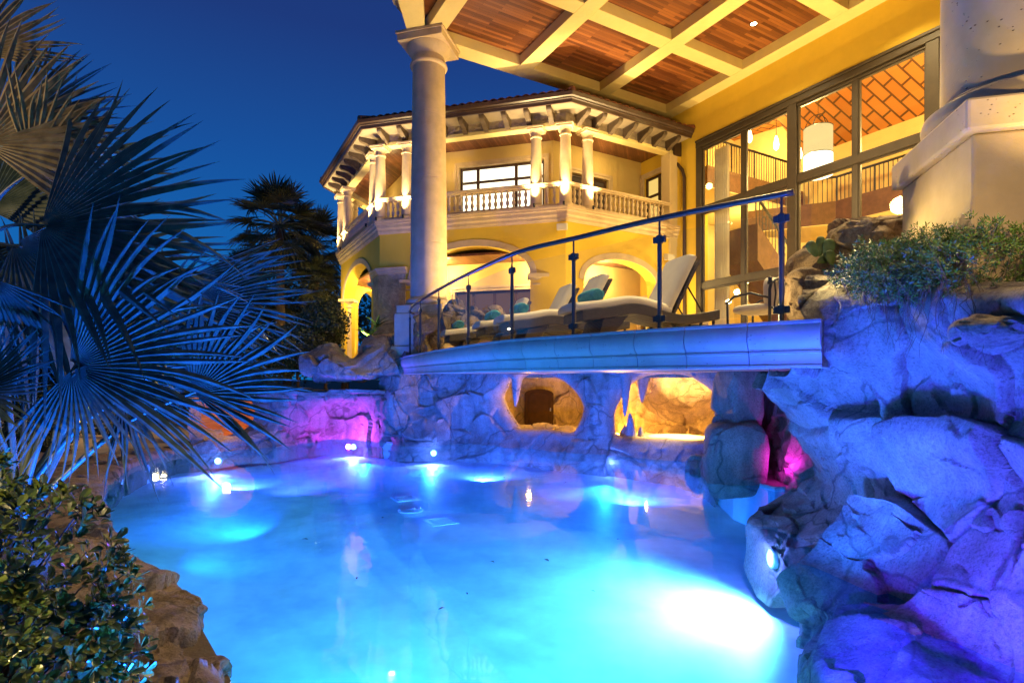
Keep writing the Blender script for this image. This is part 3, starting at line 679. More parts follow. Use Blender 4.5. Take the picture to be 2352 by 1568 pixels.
rows = [PR((1852, 640, 5.15), (1925, 633, 4.95), (2010, 640, 4.65), (2100, 645, 4.1), (2200, 648, 3.65), (2300, 652, 3.3), (2420, 655, 3.0), (2560, 660, 2.95), (2760, 668, 2.55)),
        PR((1832, 690, 4.8), (1900, 672, 4.7), (2010, 690, 4.35), (2100, 690, 3.95), (2200, 692, 3.5), (2300, 695, 3.15), (2420, 700, 2.85), (2560, 705, 2.8), (2760, 712, 2.4)),
        PR((1858, 760, 4.66), (1920, 760, 4.56), (2010, 765, 4.4), (2100, 775, 4.0), (2200, 770, 3.6), (2300, 765, 3.3), (2420, 770, 3.25), (2560, 775, 2.85), (2760, 780, 2.4)),
        PR((1812, 846, 4.95), (1890, 835, 4.66), (2000, 840, 4.6), (2100, 850, 4.3), (2200, 850, 3.9), (2300, 850, 3.6), (2420, 855, 3.2), (2560, 860, 2.8), (2760, 865, 2.35)),
        PR((1738, 862, 5.9), (1850, 885, 5.45), (1960, 905, 5.0), (2080, 930, 4.55), (2190, 935, 4.15), (2300, 940, 3.7), (2420, 945, 3.25), (2560, 950, 2.8), (2760, 960, 2.3)),
        PR((1752, 905, 6.2), (1850, 945, 5.75), (1960, 975, 5.15), (2080, 1000, 4.5), (2190, 1005, 4.05), (2300, 1005, 3.6), (2420, 1010, 3.15), (2560, 1015, 2.7), (2760, 1025, 2.2)),
        PR((1812, 962, 6.4), (1890, 1010, 5.9), (1980, 1040, 5.25), (2080, 1060, 4.6), (2190, 1070, 4.15), (2300, 1070, 3.7), (2420, 1080, 3.2), (2560, 1085, 2.7), (2760, 1090, 2.2)),
        PR((1868, 1020, 6.5), (1920, 1070, 6.0), (2000, 1100, 5.35), (2090, 1120, 4.7), (2190, 1130, 4.2), (2300, 1135, 3.7), (2420, 1145, 3.15), (2560, 1150, 2.65), (2760, 1160, 2.15)),
        PR((1893, 1098, 6.5), (1935, 1125, 5.95), (2010, 1150, 5.3), (2095, 1175, 4.65), (2190, 1190, 4.1), (2300, 1200, 3.6), (2420, 1215, 3.1), (2560, 1225, 2.6), (2760, 1240, 2.1)),
        PR((1800, 1128, 6.9), (1895, 1165, 6.05), (1990, 1200, 5.2), (2080, 1235, 4.5), (2180, 1265, 3.95), (2300, 1290, 3.45), (2420, 1315, 3.0), (2560, 1340, 2.5), (2760, 1360, 2.05)),
        PR((1752, 1150, 6.95), (1850, 1200, 5.9), (1950, 1250, 5.0), (2050, 1300, 4.3), (2160, 1350, 3.75), (2290, 1400, 3.3), (2420, 1440, 2.9), (2560, 1480, 2.45), (2760, 1520, 2.0)),
        PR((1743, 1186, 6.6), (1840, 1245, 5.55), (1940, 1305, 4.79), (2045, 1382, 4.07), (2160, 1450, 3.6), (2290, 1525, 3.19), (2420, 1590, 2.9), (2560, 1650, 2.45), (2760, 1700, 2.0)),
        PR((1728, 1202, 6.35), (1800, 1300, 5.25), (1880, 1400, 4.4), (1980, 1480, 3.75), (2090, 1550, 3.3), (2220, 1640, 2.9), (2360, 1710, 2.65), (2500, 1790, 2.25), (2700, 1900, 1.8)),
        PR((1738, 1260, 6.3), (1808, 1360, 5.2), (1830, 1480, 4.2), (1900, 1590, 3.5), (2020, 1690, 3.0), (2180, 1800, 2.6), (2320, 1900, 2.3), (2480, 2000, 1.95), (2700, 2150, 1.55)),
        PR((1748, 1330, 6.35), (1815, 1430, 5.25), (1828, 1570, 4.25), (1900, 1700, 3.5), (2020, 1830, 3.0), (2180, 1950, 2.6), (2320, 2100, 2.3), (2480, 2200, 1.95), (2700, 2400, 1.55))]
rockpatch('rock_face', rows, 340, 340, 1.1, .115, 101, M['rock'], rw, thick=(1.4, 1.0, 0), fine=.10, groove=.35, gw=.016, tilt=1.1)
# boulders on top of the wall and on the deck
def single_boulder(px, py, Y, r, seed, mat, label, cell=.5, amp=.1, rot=0, dz=0, **kw):
    c = W(px, py, Y); o = boulder('boulder', (c.x, c.y, c.z+dz), r, seed, mat, None, cell, amp, rot=rot, **kw)
    tag(o, label, 'boulder'); return o
single_boulder(1905, 612, 5.7, (.32, .45, .30), 21, M['rock_warm'], 'rounded brown boulder on top of the rock wall beside the glass railing', .55, .08, .3)
single_boulder(1962, 565, 5.9, (.30, .4, .24), 22, M['rock_warm'], 'brown boulder behind the prickly pear, below the tall window', .5, .07, -.2)
single_boulder(2060, 545, 5.3, (.56, .45, .20), 24, M['rock_warm'], 'flat-topped brown boulder between the trailing shrub and the stone pedestal', .5, .07, .1)
single_boulder(1852, 690, 5.5, (.14, .3, .28), 25, M['rock_warm'], 'low brown boulder tucked behind the last railing post', .5, .05, .1)
single_boulder(2285, 757, 3.15, (.16, .16, .075), 26, M['rock'], 'small pointed boulder wedged in a crevice of the tall rock wall', .3, .03, .1, sub=4)
single_boulder(1062, 742, 12.0, (.45, .5, .42), 27, M['rock_warm'], 'jagged tan boulder on the deck behind the farthest lounger', .6, .13, .4)
single_boulder(1132, 738, 12.3, (.21, .3, .33), 28, M['rock_warm'], 'pitted tan boulder on the deck beside the teal towels', .5, .08, .1)
single_boulder(985, 770, 13.4, (.42, .3, .50), 29, M['rock_warm'], 'tan boulder below the tall column behind the railing end', .6, .10, .2)
# ------------------------------------------------------------------ deck bridge, moulded coping, glass railing
ZD = 2.14
EDGE = [(-2.62, 13.55), (-2.25, 12.2), (-1.30, 9.81), (-.67, 8.41), (0, 7.11), (.695, 6.35), (1.53, 5.5), (2.60, 4.62)]
NE = 120
edge = [Vector(p) for p in catmull(EDGE, NE)]
deck = thing('deck_bridge', (0, 7, ZD), 'raised terrace deck spanning over the grotto with blue-lit moulded stone coping', 'deck')
b = MB(); poly = [tuple(p) for p in offs(edge, -.12)]+[(2.72, 5.05), (4.6, 6.2)]+[tuple(TL(8.7, 13, 0)[:2]), tuple(TL(8.7, -.2, 0)[:2]), tuple(TL(-.5, -1.2, 0)[:2])]
b.prism(poly, 1.76, ZD-.003); b.build('slab', M['deck'], deck)
prof = [(-.30, 2.14), (.085, 2.14), (.09, 2.118), (.075, 2.11), (.098, 2.075), (.11, 2.03), (.108, 1.98), (.09, 1.93), (.055, 1.90), (.05, 1.885), (.062, 1.88), (.062, 1.862), (.045, 1.857), (.04, 1.84), (.032, 1.765), (.045, 1.76), (.045, 1.738), (-.30, 1.738)]
seg = [0, 16, 30, 43, 54, 64, 73, 82, 90, 98, 105, 112, NE-1]
for i in range(len(seg)-1):
    part = [p.copy() for p in edge[seg[i]:seg[i+1]+1]]
    d = (part[1]-part[0]).normalized(); part[0] += d*.004
    d = (part[-1]-part[-2]).normalized(); part[-1] -= d*.004
    b = MB(); b.sweep(part, prof); b.build('coping_block', M['coping'], deck, auto=35)
b = MB(); b.sweep(edge, [(-.2, 2.12), (.03, 2.12), (.02, 1.75), (-.2, 1.75)]); b.build('core', M['rock_warm'], deck)
rail_line = offs(edge, -.10)
def on_rail(px, line=rail_line):
    best = None
    for i in range(len(line)-1):
        a, c = line[i], line[i+1]
        fa = (a.x-(px-1176)/FP*a.y); fc = (c.x-(px-1176)/FP*c.y)
        if fa*fc <= 0:
            t = fa/(fa-fc+1e-12); return a.lerp(c, t), i+t
    return (line[0], 0) if px < 1000 else (line[-1], len(line)-1)
rl_ = thing('glass_railing', (0, 7, ZD), 'curved glass and dark metal railing along the edge of the deck', 'railing')
posts = [on_rail(px) for px in (941.6, 965.6, 1008, 1076, 1176, 1317.6, 1515, 1795)]
# the far end turns back towards the column
e0 = rail_line[0]
endp = Vector((e0.x+.28, e0.y+.75)); 
hz_ = ZD+1.14
pts = [Vector((endp.x, endp.y, ZD+.05)), Vector((endp.x, endp.y, ZD+.8)), Vector((endp.x-.04, endp.y-.12, ZD+.98)), Vector((e0.x+.08, e0.y+.25, hz_-.03)), ]
last_i = posts[-1][1]
lp = [p for i, p in enumerate(rail_line) if i <= last_i]
pts += [Vector((p.x, p.y, hz_)) for p in lp[::2]]
d = (rail_line[-1]-rail_line[-2]).normalized(); pe = posts[-1][0]; pts += [Vector((pe.x, pe.y, hz_)), Vector((pe.x+d.x*.10, pe.y+d.y*.10, hz_))]
b = MB(); b.tube(pts[3:], .029, 12); b.build('handrail', M['post'], rl_, smooth=True)
b = MB(); b.tube(pts[:5], .020, 10); b.build('end_post', M['post'], rl_, smooth=True)
for k, (p, i) in enumerate(posts):
    b = MB(); b.tube([(p.x, p.y, ZD), (p.x, p.y, ZD+.97)], .023, 14); b.tube([(p.x, p.y, ZD+.97), (p.x, p.y, hz_-.02)], .011, 10)
    b.lathe([(.055, 0), (.055, .008), (.028, .02)], (p.x, p.y, ZD), 18)
    po = b.build('post', M['post'], rl_, auto=40)
    j = min(int(i), len(rail_line)-2); d = (rail_line[j+1]-rail_line[j]).normalized()
    T = lambda x, y, z, p=p, d=d: Vector((p.x+d.x*x-d.y*y, p.y+d.y*x+d.x*y, z))
    for zc in (ZD+.115, ZD+.925):
        c = MB(); c.box(-.068, -.012, -.017, .017, zc-.032, zc+.032, T); c.box(.012, .068, -.017, .017, zc-.032, zc+.032, T); c.box(-.027, .027, -.027, .027, zc-.04, zc+.04, T)
        cl = c.build('clamp', M['post'], po, bevel=.004)
    if k < len(posts)-1:
        q, i2 = posts[k+1]
        line = [p+(rail_line[min(j+1, len(rail_line)-1)]-p).normalized()*.035]+[rail_line[m] for m in range(int(i)+2, int(i2)-1)]+[q-(q-rail_line[max(int(i2)-1, 0)]).normalized()*.035]
        if len(line) < 2: continue
        g = MB(); g.sweep(line, [(-.005, ZD+.075), (.005, ZD+.075), (.005, ZD+.975), (-.005, ZD+.975)]); g.build('glass_panel', M['glass_rail'], rl_)
# ------------------------------------------------------------------ main house with coffered loggia
ZC, ZW = 10.4, 10.68
AW = 8.66                                    # plane of the facade
house = thing('main_house', (*TL(8, 5, 0)[:2], ZD), 'yellow main house with mahogany coffered loggia ceiling and tall bronze window wall', 'house')
b = MB(); B0, B1, WT = 1.13, 14.2, 9.14
b.box(AW, AW+.35, -.32, B0, 1.8, ZC+.4, TL); b.box(AW, AW+.35, B0, 15, WT, ZC+.4, TL); b.box(AW, AW+.35, B1, 15, 1.8, WT, TL)
b.box(AW-.0, AW+2.2, -.55, -.322, 1.8, 12.5, TL)
b.build('wall', M['stucco'], house)
# window wall
win = MB()
def fr(b0, b1, z0, z1, a0=AW-.03, a1=AW+.16, m=win): m.box(a0, a1, b0, b1, z0, z1, TL)
heavy = [(B0, B0+.20)]+[(4.28+3.26*k, 4.54+3.26*k) for k in range(4)]
for i, (x0, x1) in enumerate(heavy): fr(x0, x1, ZD, WT-.162, AW-.045)
fr(B0, B1, WT-.16, WT, AW-.06); fr(B0, B1, WT, WT+.07, AW-.09, AW)
fr(B0+.202, heavy[-1][0]-.002, WT-.24, WT-.163, AW-.01)
win.build('window_frame', M['bronze'], house, bevel=.012)
for k in range(4):
    x0, x1 = heavy[k][1], heavy[k+1][0]; xm = (x0+x1)/2+(.06 if k == 0 else 0)
    w_ = MB(); 
    for (z0, z1) in ((ZD, ZD+.12), (4.48, 4.66), (6.86, 7.05)): fr(x0+.002, x1-.002, z0, z1, AW-.02, AW+.13, w_)
    zs_ = [(ZD+.12, 4.48), (4.66, 6.86), (7.05, WT-.242)]
    for z0, z1 in zs_: fr(xm-.055, xm+.055, z0+.001, z1-.001, AW, AW+.12, w_)
    for z0, z1 in zs_:
        for l, r_ in ((x0+.003, xm-.057), (xm+.057, x1-.003)):
            for q in ((l, l+.045, z0+.002, z1-.002), (r_-.045, r_, z0+.002, z1-.002), (l+.046, r_-.046, z0+.002, z0+.047), (l+.046, r_-.046, z1-.047, z1-.002)): fr(*q, AW+.015, AW+.09, w_)
    wo_ = w_.build('window', M['bronze'], house, bevel=.006)
    for z0, z1 in zs_:
        for l, r_ in ((x0+.05, xm-.105), (xm+.105, x1-.05)):
            g = MB(); g.box(AW+.045, AW+.055, l, r_, z0+.05, z1-.05, TL); g.build('pane', M['glass'], wo_)
# coffered ceiling
AB = [(-.24, .21), (2.62, 3.05), (5.44, 5.88), (8.22, AW)]
BB = [(-.28, .24), (2.76, 3.18), (5.70, 6.12), (8.64, 9.06), (11.58, 12.0), (14.5, 14.9)]
b = MB()
for a0, a1 in AB: b.box(a0, a1, -.28, 14.9, ZC, 10.96, TL)
b.build('ceiling_beam', M['beam'], house, bevel=.01)
for b0, b1 in BB:
    b = MB()
    for i in range(3): b.box(AB[i][1]-.002, AB[i+1][0]+.002, b0, b1, ZC+.003, 10.95, TL)
    b.build('ceiling_beam', M['beam'], house, bevel=.01)
for i in range(3):
    for j in range(5):
        b = MB(); b.box(AB[i][1]-.01, AB[i+1][0]+.01, BB[j][1]-.01, BB[j+1][0]+.01, ZW, ZW+.05, TL)
        b.build('coffer_panel', M['panel'], house)
b = MB(); b.box(-.3, AW+.3, -.34, 15, 10.97, 11.5, TL); b.build('loggia_roof', M['tile'], house)
# outer eave band that leaves the corner column towards the left
band = [(-.62, .12), (-.30, .50), (-.72, 1.5), (-1.6, 3.4), (-3.2, 6.6), (-4.0, 6.4), (-2.2, 3.0), (-1.2, 1.13)]
TA = lambda x, y, z: TL(x, y, z)
b = MB(); b.prism(band, ZC+.004, 10.9, TA); b.build('eave_beam', M['beam'], house)
b = MB(); b.prism([(-.31, .5), (-.245, .3), (-.245, 6.5), (-3.1, 6.5), (-1.6, 3.4), (-.72, 1.5)], ZW+.002, ZW+.05, TA); b.build('coffer_panel', M['panel'], house)
b = MB(); b.prism([(-.64, .10), (-1.22, 1.11), (-2.22, 3.0), (-4.0, 6.3), (-4.3, 6.3), (-2.5, 2.9), (-1.5, 1.0), (-.95, .05)], 11.0, 11.6, TA); b.build('cornice', M['rough_stone'], house)
b = MB(); b.prism([(-.4, -.3), (-.9, .1), (-4.2, 6.3), (-.3, 6.3)], 10.92, 11.02, TA); b.build('eave_deck', M['rough_stone'], house)
# giant columns
def giant(x, y, label_part='column'):
    c = house; z0 = 3.486; ra = R(75)
    TS = lambda hx: (lambda X, Y, Z: Vector((x+X*math.cos(ra)-Y*math.sin(ra), y+X*math.sin(ra)+Y*math.cos(ra), Z)))
    T = TS(0)
    joints = [z0+.22, 5.1, 6.75, 8.4, 9.72]
    rad = lambda z: .475-.065*max(0, (z-z0)/(9.8-z0))**1.6
    b = MB(); prof = []
    for i in range(len(joints)-1):
        za, zb = joints[i], joints[i+1]
        prof += [(rad(za)-.004, za+.001), (rad(za), za+.008), (rad(za+.03), za+.03)]+[(rad(za+(zb-za)*q), za+(zb-za)*q) for q in (.1, .3, .5, .7, .9)]+[(rad(zb-.03), zb-.03), (rad(zb), zb-.008), (rad(zb)-.004, zb-.001)]
    b.lathe(prof, (x, y, 0), 56); sh = b.build('column', M['stone'] if x < 0 else M['stone_near'], house, auto=40)
    b = MB(); b.lathe([(.50, z0-.0), (.56, z0+.01), (.595, z0+.06), (.60, z0+.10), (.585, z0+.15), (.53, z0+.185), (.515, z0+.19), (.51, z0+.205), (.49, z0+.21), (.47, z0+.235)], (x, y, 0), 56)
    b.build('base', M['stone_pit'], sh, auto=40)
    b = MB(); b.box(-.62, .62, -.62, .62, z0-.215, z0+.001, T); b.build('plinth', M['stone_pit'], sh, bevel=.02)
    b = MB(); b.lathe([(.41, 9.66), (.47, 9.68), (.485, 9.72), (.47, 9.76), (.42, 9.775), (.415, 9.80), (.415, 9.92), (.44, 9.94), (.46, 9.97), (.52, 10.07), (.56, 10.14), (.565, 10.17)], (x, y, 0), 56)
    b.box(-.60, .60, -.60, .60, 10.17, 10.33, T); b.box(-.635, .635, -.635, .635, 10.331, 10.397, T)
    b.build('capital', M['stone'], sh, auto=35)
    return T
T = giant(O2.x, O2.y)
b = MB(); b.box(-.66, .66, -.66, .66, 2.0, 3.27, T); b.box(-.72, .72, -.72, .72, 2.0, 2.45, T); b.build('pedestal', M['stone_pit'], house, bevel=.02)
RC = Vector((3.74, 4.06))
T = giant(RC.x, RC.y)
b = MB(); q = []
for s, z in ((.62, 2.22), (.61, 2.55), (.56, 2.85), (.56, 3.268)):
    q += [T(x, y, z) for x, y in ((-s, -s), (s, -s), (s, s), (-s, s))]
b.v = [tuple(p) for p in q]; b.f = [(k*4+i, k*4+(i+1) % 4, k*4+4+(i+1) % 4, k*4+4+i) for k in range(3) for i in range(4)]+[(12, 13, 14, 15)]
b.build('pedestal', M['ped'], house, bevel=.02)
# recessed downlight seen in the ceiling and its neighbours
dl_e = m_emit('downlight_glow', (1, .80, .45), 60)
def downlight(a, b_, label, light=True):
    p = TL(a, b_, ZW); o = thing('ceiling_light', p, label, 'ceiling light', 'recessed lights in the loggia ceiling')
    m = MB(); m.lathe([(.075, -.012), (.10, -.012), (.10, .0), (.075, .0)], p, 24, cap=False); m.build('trim', M['bronze'], o, smooth=True)
    m = MB(); m.lathe([(.074, -.004), (.001, -.004)], p, 24, cap=False); m.build('bulb', dl_e, o)
    if light: spot('loggia_downlight', p+Vector((0, 0, -.05)), p+Vector((0, 0, -5)), 700, (1, .74, .34), 110, .8, .06)
q = Wz(1731, 55, ZW); d = q.to_2d()-O2
downlight(d.dot(U1), d.dot(VV), 'small glowing recessed light in the mahogany coffer near the window wall')
# ------------------------------------------------------------------ interior seen through the window wall
room = MB(); I = M['intwall']
room.box(AW+.36, 14.6, -2.2, -2.0, ZD, 12.6, TL); room.box(14.4, 14.6, -2, 15, ZD, 12.4, TL); room.box(AW+.36, 14.6, 15.0, 15.2, ZD, 12, TL)
room.build('interior_wall', I, house)
b = MB(); b.box(AW+.3, 14.6, -2.2, 15, ZD-.2, ZD-.004, TL); b.build('floor', M['deck'], house)
def m_brickceil():
    t = NT('herringbone_ceiling'); v = t.coord(rotz=-ANG+R(20)); br = t.n('ShaderNodeTexBrick'); br.inputs['Scale'].default_value = 1
    br.inputs['Brick Width'].default_value = .62; br.inputs['Row Height'].default_value = .34; br.inputs['Mortar Size'].default_value = .03; br.offset = .5
    br.inputs['Color1'].default_value = (.42, .16, .03, 1); br.inputs['Color2'].default_value = (.52, .21, .045, 1); br.inputs['Mortar'].default_value = (.10, .04, .012, 1)
    t.l(v, br.inputs['Vector']); return t.pbr(br.outputs['Color'], .6)
MC = m_brickceil()
b = MB(); b.v = [tuple(TL(a, c, z)) for a, c, z in ((AW+.36, -2, 10.6), (AW+.36, 15, 10.6), (11.6, 15, 11.9), (11.6, -2, 11.9), (14.6, 15, 9.7), (14.6, -2, 11.6), (14.6, .6, 11.3), (14.6, 1.2, 9.7), (11.6, .9, 11.9))]
b.f = [(0, 1, 2, 8, 3), (3, 8, 6, 5), (8, 2, 4, 7), (8, 7, 6)]
b.build('vault_ceiling', MC, house)
b = MB(); b.tube([TL(AW+.8, 8.6, 10.45), TL(14.3, 6.9, 9.75)], .2, 4); b.tube([TL(AW+.8, 11.6, 10.45), TL(14.3, 10, 9.75)], .2, 4); b.build('ceiling_beam', M['intwood'], house)
def gallery(line, z0, z1, zr, depth_poly, name='gallery'):
    b = MB(); b.prism(depth_poly, z0, z1, TL); b.prism([(x, y) for x, y in depth_poly], z0-.03, z0-.004, TL)
    g = b.build(name, M['intwood'], house)
    r = MB(); r.tube([TL(x, y, zr) for x, y in line], .04, 6)
    L = sum((Vector(line[i+1])-Vector(line[i])).length for i in range(len(line)-1))
    for i in range(len(line)-1):
        a, c = Vector(line[i]), Vector(line[i+1]); k = max(2, int((c-a).length/.13))
        for j in range(k):
            p = a.lerp(c, j/k); w_ = .014 if j % 9 else .03
            r.tube([TL(p.x, p.y, z1), TL(p.x, p.y, zr)], w_, 4, cap=False)
    r.build('gallery_railing', M['iron'], g)
    b = MB(); b.prism([(x, y) for x, y in depth_poly], z0-.06, z0-.034, TL); b.build('gallery_ceiling', I, g)
gallery([(9.3, 1.0), (14.3, 1.0)], 7.95, 8.6, 9.55, [(9.25, -1.98), (14.39, -1.98), (14.39, 1.05), (9.25, 1.05)])
gallery([(11.6, 1.1), (13.0, 3.1), (13.0, 14.8)], 6.75, 7.45, 8.25, [(11.4, .9), (14.38, 1.06), (14.38, 14.9), (12.95, 14.9), (12.95, 3.1)])
# stair falling to the right behind the lower panes
b = MB(); TS_ = lambda s, n_, z: TL(s, 1.6+n_, z)
b.wallpoly([(9.4, 6.3), (9.4, 5.2), (12.4, 2.6), (13.2, 2.6), (13.2, 3.1)], 0, 1.2, TS_); st_ = b.build('staircase', M['intwood'], house)
r = MB(); r.tube([TL(9.4, 2.75, 7.15), TL(13.2, 2.75, 4.0)], .045, 6)
for j in range(26):
    t_ = j/25; x = 9.4+3.8*t_; r.tube([TL(x, 2.75, 6.25-3.15*t_), TL(x, 2.75, 7.15-3.15*t_)], .014, 4, cap=False)
    if j % 6 == 2:
        for k in range(3):
            c = TL(x+.05, 2.75, 6.5-3.15*t_+.2*k); r.tube([c+Vector((.09*math.cos(a), 0, .09*math.sin(a))) for a in np.linspace(0, 6.0, 12)], .012, 4)
r.build('stair_railing', M['iron'], st_)
b = MB(); arch = [(8.7, ZD), (8.7, 4.75)]+[(9.1-.4*math.cos(R(a)), 4.75+.35*math.sin(R(a))) for a in range(0, 181, 20)]+[(9.5, 4.75), (9.5, ZD)]
for s0, s1, z0, z1 in ((7.5, 7.85, ZD, 6.7), (10.2, 10.55, ZD, 6.7)): b.box(12.95, 13.35, s0, s1, z0, z1, TL)
b.build('pier', M['intwood'], house)
def iarch(c, w_, zs, rise, z0, name='doorway'):
    o_ = [(c-w_-.12, z0), (c-w_-.12, zs)]+[(c-(w_+.12)*math.cos(R(a)), zs+(rise+.12)*math.sin(R(a))) for a in range(0, 181, 15)]+[(c+w_+.12, z0)]
    b = MB(); b.wallpoly(o_, 0, .06, lambda s, n_, z: TL(14.395-n_, s, z)); d = b.build(name, M['intwood'], house)
    o_ = [(c-w_, z0), (c-w_, zs)]+[(c-w_*math.cos(R(a)), zs+rise*math.sin(R(a))) for a in range(0, 181, 15)]+[(c+w_, z0)]
    b = MB(); b.wallpoly(o_, .061, .07, lambda s, n_, z: TL(14.395-n_, s, z)); b.build('lit_opening', m_emit('lit_passage', (1, .72, .22), .85), d)
iarch(6.15, .45, 5.6, .42, ZD)
iarch(9.6, .45, 5.6, .42, ZD)
b = MB(); q = []
for k in range(36):
    q.append((B0+.28+k*.016, .035*math.sin(k*1.15)))
b.v = [tuple(TL(AW+.5+n_, s, z)) for z in (ZD, WT-.2) for s, n_ in q]; b.f = [(i, i+1, 37+i-1+0, 36+i) if False else (i, i+1, 36+i+1, 36+i) for i in range(35)]
cu = b.build('curtain', M['cushion'], None, smooth=True); tag(cu, 'tall pale curtain gathered at the left end of the window wall', 'curtain')
# drum pendant and bare bulb pendants
def pendant():
    c = W(1879, 350, 16.9); o = thing('pendant_lamp', c, 'large white drum pendant lamp glowing behind the window wall', 'pendant lamp')
    h = .72; r_ = .40
    b = MB(); b.lathe([(r_, .72), (r_, -.08)], c, 40, cap=False); b.lathe([(r_-.01, .72), (r_-.01, -.08)], c, 40, cap=False)
    b.build('upper_shade', m_emit('shade_dim', (1, .72, .28), 1.1), o, smooth=True)
    b = MB(); b.lathe([(r_+.004, -.10), (r_+.004, -.72), (r_-.03, -.74)], c, 40, cap=False); b.lathe([(r_-.04, -.735), (.001, -.735)], c, 40, cap=False)
    b.build('lower_shade', m_emit('shade_bright', (1, .86, .55), 3.2), o, smooth=True)
    b = MB(); b.tube([c+Vector((r_*math.cos(a), r_*math.sin(a), .73)) for a in np.linspace(0, 2*math.pi, 33)], .014, 6); b.tube([c+Vector((r_*math.cos(a), r_*math.sin(a), -.09)) for a in np.linspace(0, 2*math.pi, 33)], .014, 6)
    for a in (0, 1.57, 3.14, 4.71):
        b.tube([c+Vector((r_*math.cos(a)*k, r_*math.sin(a)*k, .73+.42*(1-k**2.4))) for k in (1, .85, .6, .3, 0)], .012, 5)
    b.tube([c+Vector((0, 0, 1.1)), c+Vector((0, 0, 3.2))], .008, 5)
    b.build('frame', M['iron'], o)
pendant()
for px, py, Y, lab in ((1722, 312, 19.5, 'leftmost bare hanging bulb behind the left window panes'), (1783, 328, 18.5, 'middle bare hanging bulb behind the left window panes'), (1836, 350, 17.8, 'bare hanging bulb next to the drum pendant')):
    c = W(px, py, Y); o = thing('bulb_pendant', c, lab, 'hanging bulb', 'bare bulbs hanging in the hall')
    b = MB(); b.lathe([(.01, -.26), (.07, -.2), (.09, -.08), (.06, .1), (.03, .22)], c, 14); b.build('bulb', m_emit('bulb_glow', (1, .82, .45), 9), o, smooth=True)
    b = MB(); b.tube([c+Vector((0, 0, .2)), c+Vector((0, 0, 2.0))], .012, 5); b.build('cord', M['blk'], o)
# ------------------------------------------------------------------ octagonal house wing with balcony
def plane_hit(px, a):
    r = (px-1176)/FP; c = a+O2.dot(U1); Y = c/(r*U1.x+U1.y); return Vector((r*Y, Y))
def hit(S, d, px):
    r = (px-1176)/FP; t = (r*S.y-S.x)/(d.x-r*d.y); return S+d*t, t
dirs = [-U1, None, None, None]
a0 = math.atan2(-U1.y, -U1.x)
dirs = [Vector((math.cos(a0-R(45)*k), math.sin(a0-R(45)*k))) for k in range(5)]
J = plane_hit(1553, AW-.16)
C1, l0 = hit(J, dirs[0], 1299.5)
C2, l1 = hit(C1, dirs[1], 872)
C3, l2 = hit(C2, dirs[2], 783)
C4 = C3+dirs[3]*3.6
C5 = C4+dirs[4]*6
LINE = [J, C1, C2, C3, C4, C5]; SIDE = -1
wing = thing('house_wing', (*C1, ZD), 'octagonal two-storey house wing with balcony, paired columns and bracketed eaves', 'house')
ZG, ZSB, ZBAL, ZRT, ZAR, ZSO = 1.9, 6.22, 6.63, 7.33, 9.0, 9.35
FAC = []
for k in range(4):
    S = LINE[k]; d = dirs[k]; nr_ = Vector((d.y, -d.x))*SIDE; L = (LINE[k+1]-LINE[k]).length
    FAC.append((S, d, nr_, L, (lambda S, d, nr_: (lambda s, n_, z: Vector((S.x+d.x*s+nr_.x*n_, S.y+d.y*s+nr_.y*n_, z))))(S, d, nr_)))
def s_at(k, px): return hit(FAC[k][0], FAC[k][1], px)[1]
def arc(c, w_, zs, rise, n=18): return [(c-w_*math.cos(math.pi*i/n), zs+rise*math.sin(math.pi*i/n)) for i in range(n+1)]
# ground floor arcade walls with arches
TH = .42
arches = []
for k in range(4):
    S, d, nr_, L, T = FAC[k]
    if k == 0: c0, c1, zs, rise = s_at(0, 1508), s_at(0, 1341), 4.55, .75
    elif k == 1: c0, c1, zs, rise = s_at(1, 1218), s_at(1, 950), 4.7, .95
    elif k == 2: c0, c1, zs, rise = .95, L-.55, 4.75, 1.0
    else: c0, c1, zs, rise = .6, L-.6, 4.4, 1.0
    c, w_ = (c0+c1)/2, abs(c1-c0)/2; arches.append((k, c, w_, zs, rise))
    if k in (0, 1):     # segmental
        A = [(c-w_, ZG), (c-w_, zs)]+[(c-w_*math.cos(math.pi*i/20)**1, zs+rise*math.sin(math.pi*i/20)**.9) for i in range(21)]+[(c+w_, zs), (c+w_, ZG)]
    else: A = [(c-w_, ZG), (c-w_, zs)]+arc(c, w_, zs, rise*1.0)+[(c+w_, zs), (c+w_, ZG)]
    top = ZSB
    polyL = [(0, ZG), (0, top), (L, top), (L, ZG)]
    poly = [(0, ZG)]+A+[(L, ZG), (L, top), (0, top)]
    b = MB(); b.wallpoly(poly, -TH, 0, T); b.build('wall', M['stucco'], wing)
    # moulded archivolt
    b = MB(); n_ = len(A); arcp = A[1:-1]
    inn = arcp; outp = []
    for i, (x, z) in enumerate(arcp):
        dx, dz = x-c, z-(zs-.4); l_ = math.hypot(dx, dz); outp.append((x+dx/l_*.2, z+dz/l_*.2))
    b.wallpoly(inn+outp[::-1], .002, .035, T); o_ = b.build('archivolt', M['stone'], wing, bevel=.012)
    # slim columns on the jambs
    if k in (1, 2):
        for s_ in (c-w_-.02, c+w_+.02):
            p = T(s_+(.17 if s_ > c else -.17)*1.0, -.21, 0); b = MB()
            b.lathe([(.25, ZG), (.25, 2.35), (.215, 2.42), (.20, zs-.32), (.24, zs-.3), (.24, zs-.26), (.2, zs-.25), (.2, zs-.18), (.28, zs-.08)], (p.x, p.y, 0), 24)
            for q in ((-.31, .31, -.31, .31, zs-.08, zs+.02),): b.box(p.x-.0+q[0], p.x+q[1], p.y+q[2], p.y+q[3], q[4], q[5])
            b.build('column', M['stone'], wing, auto=40)
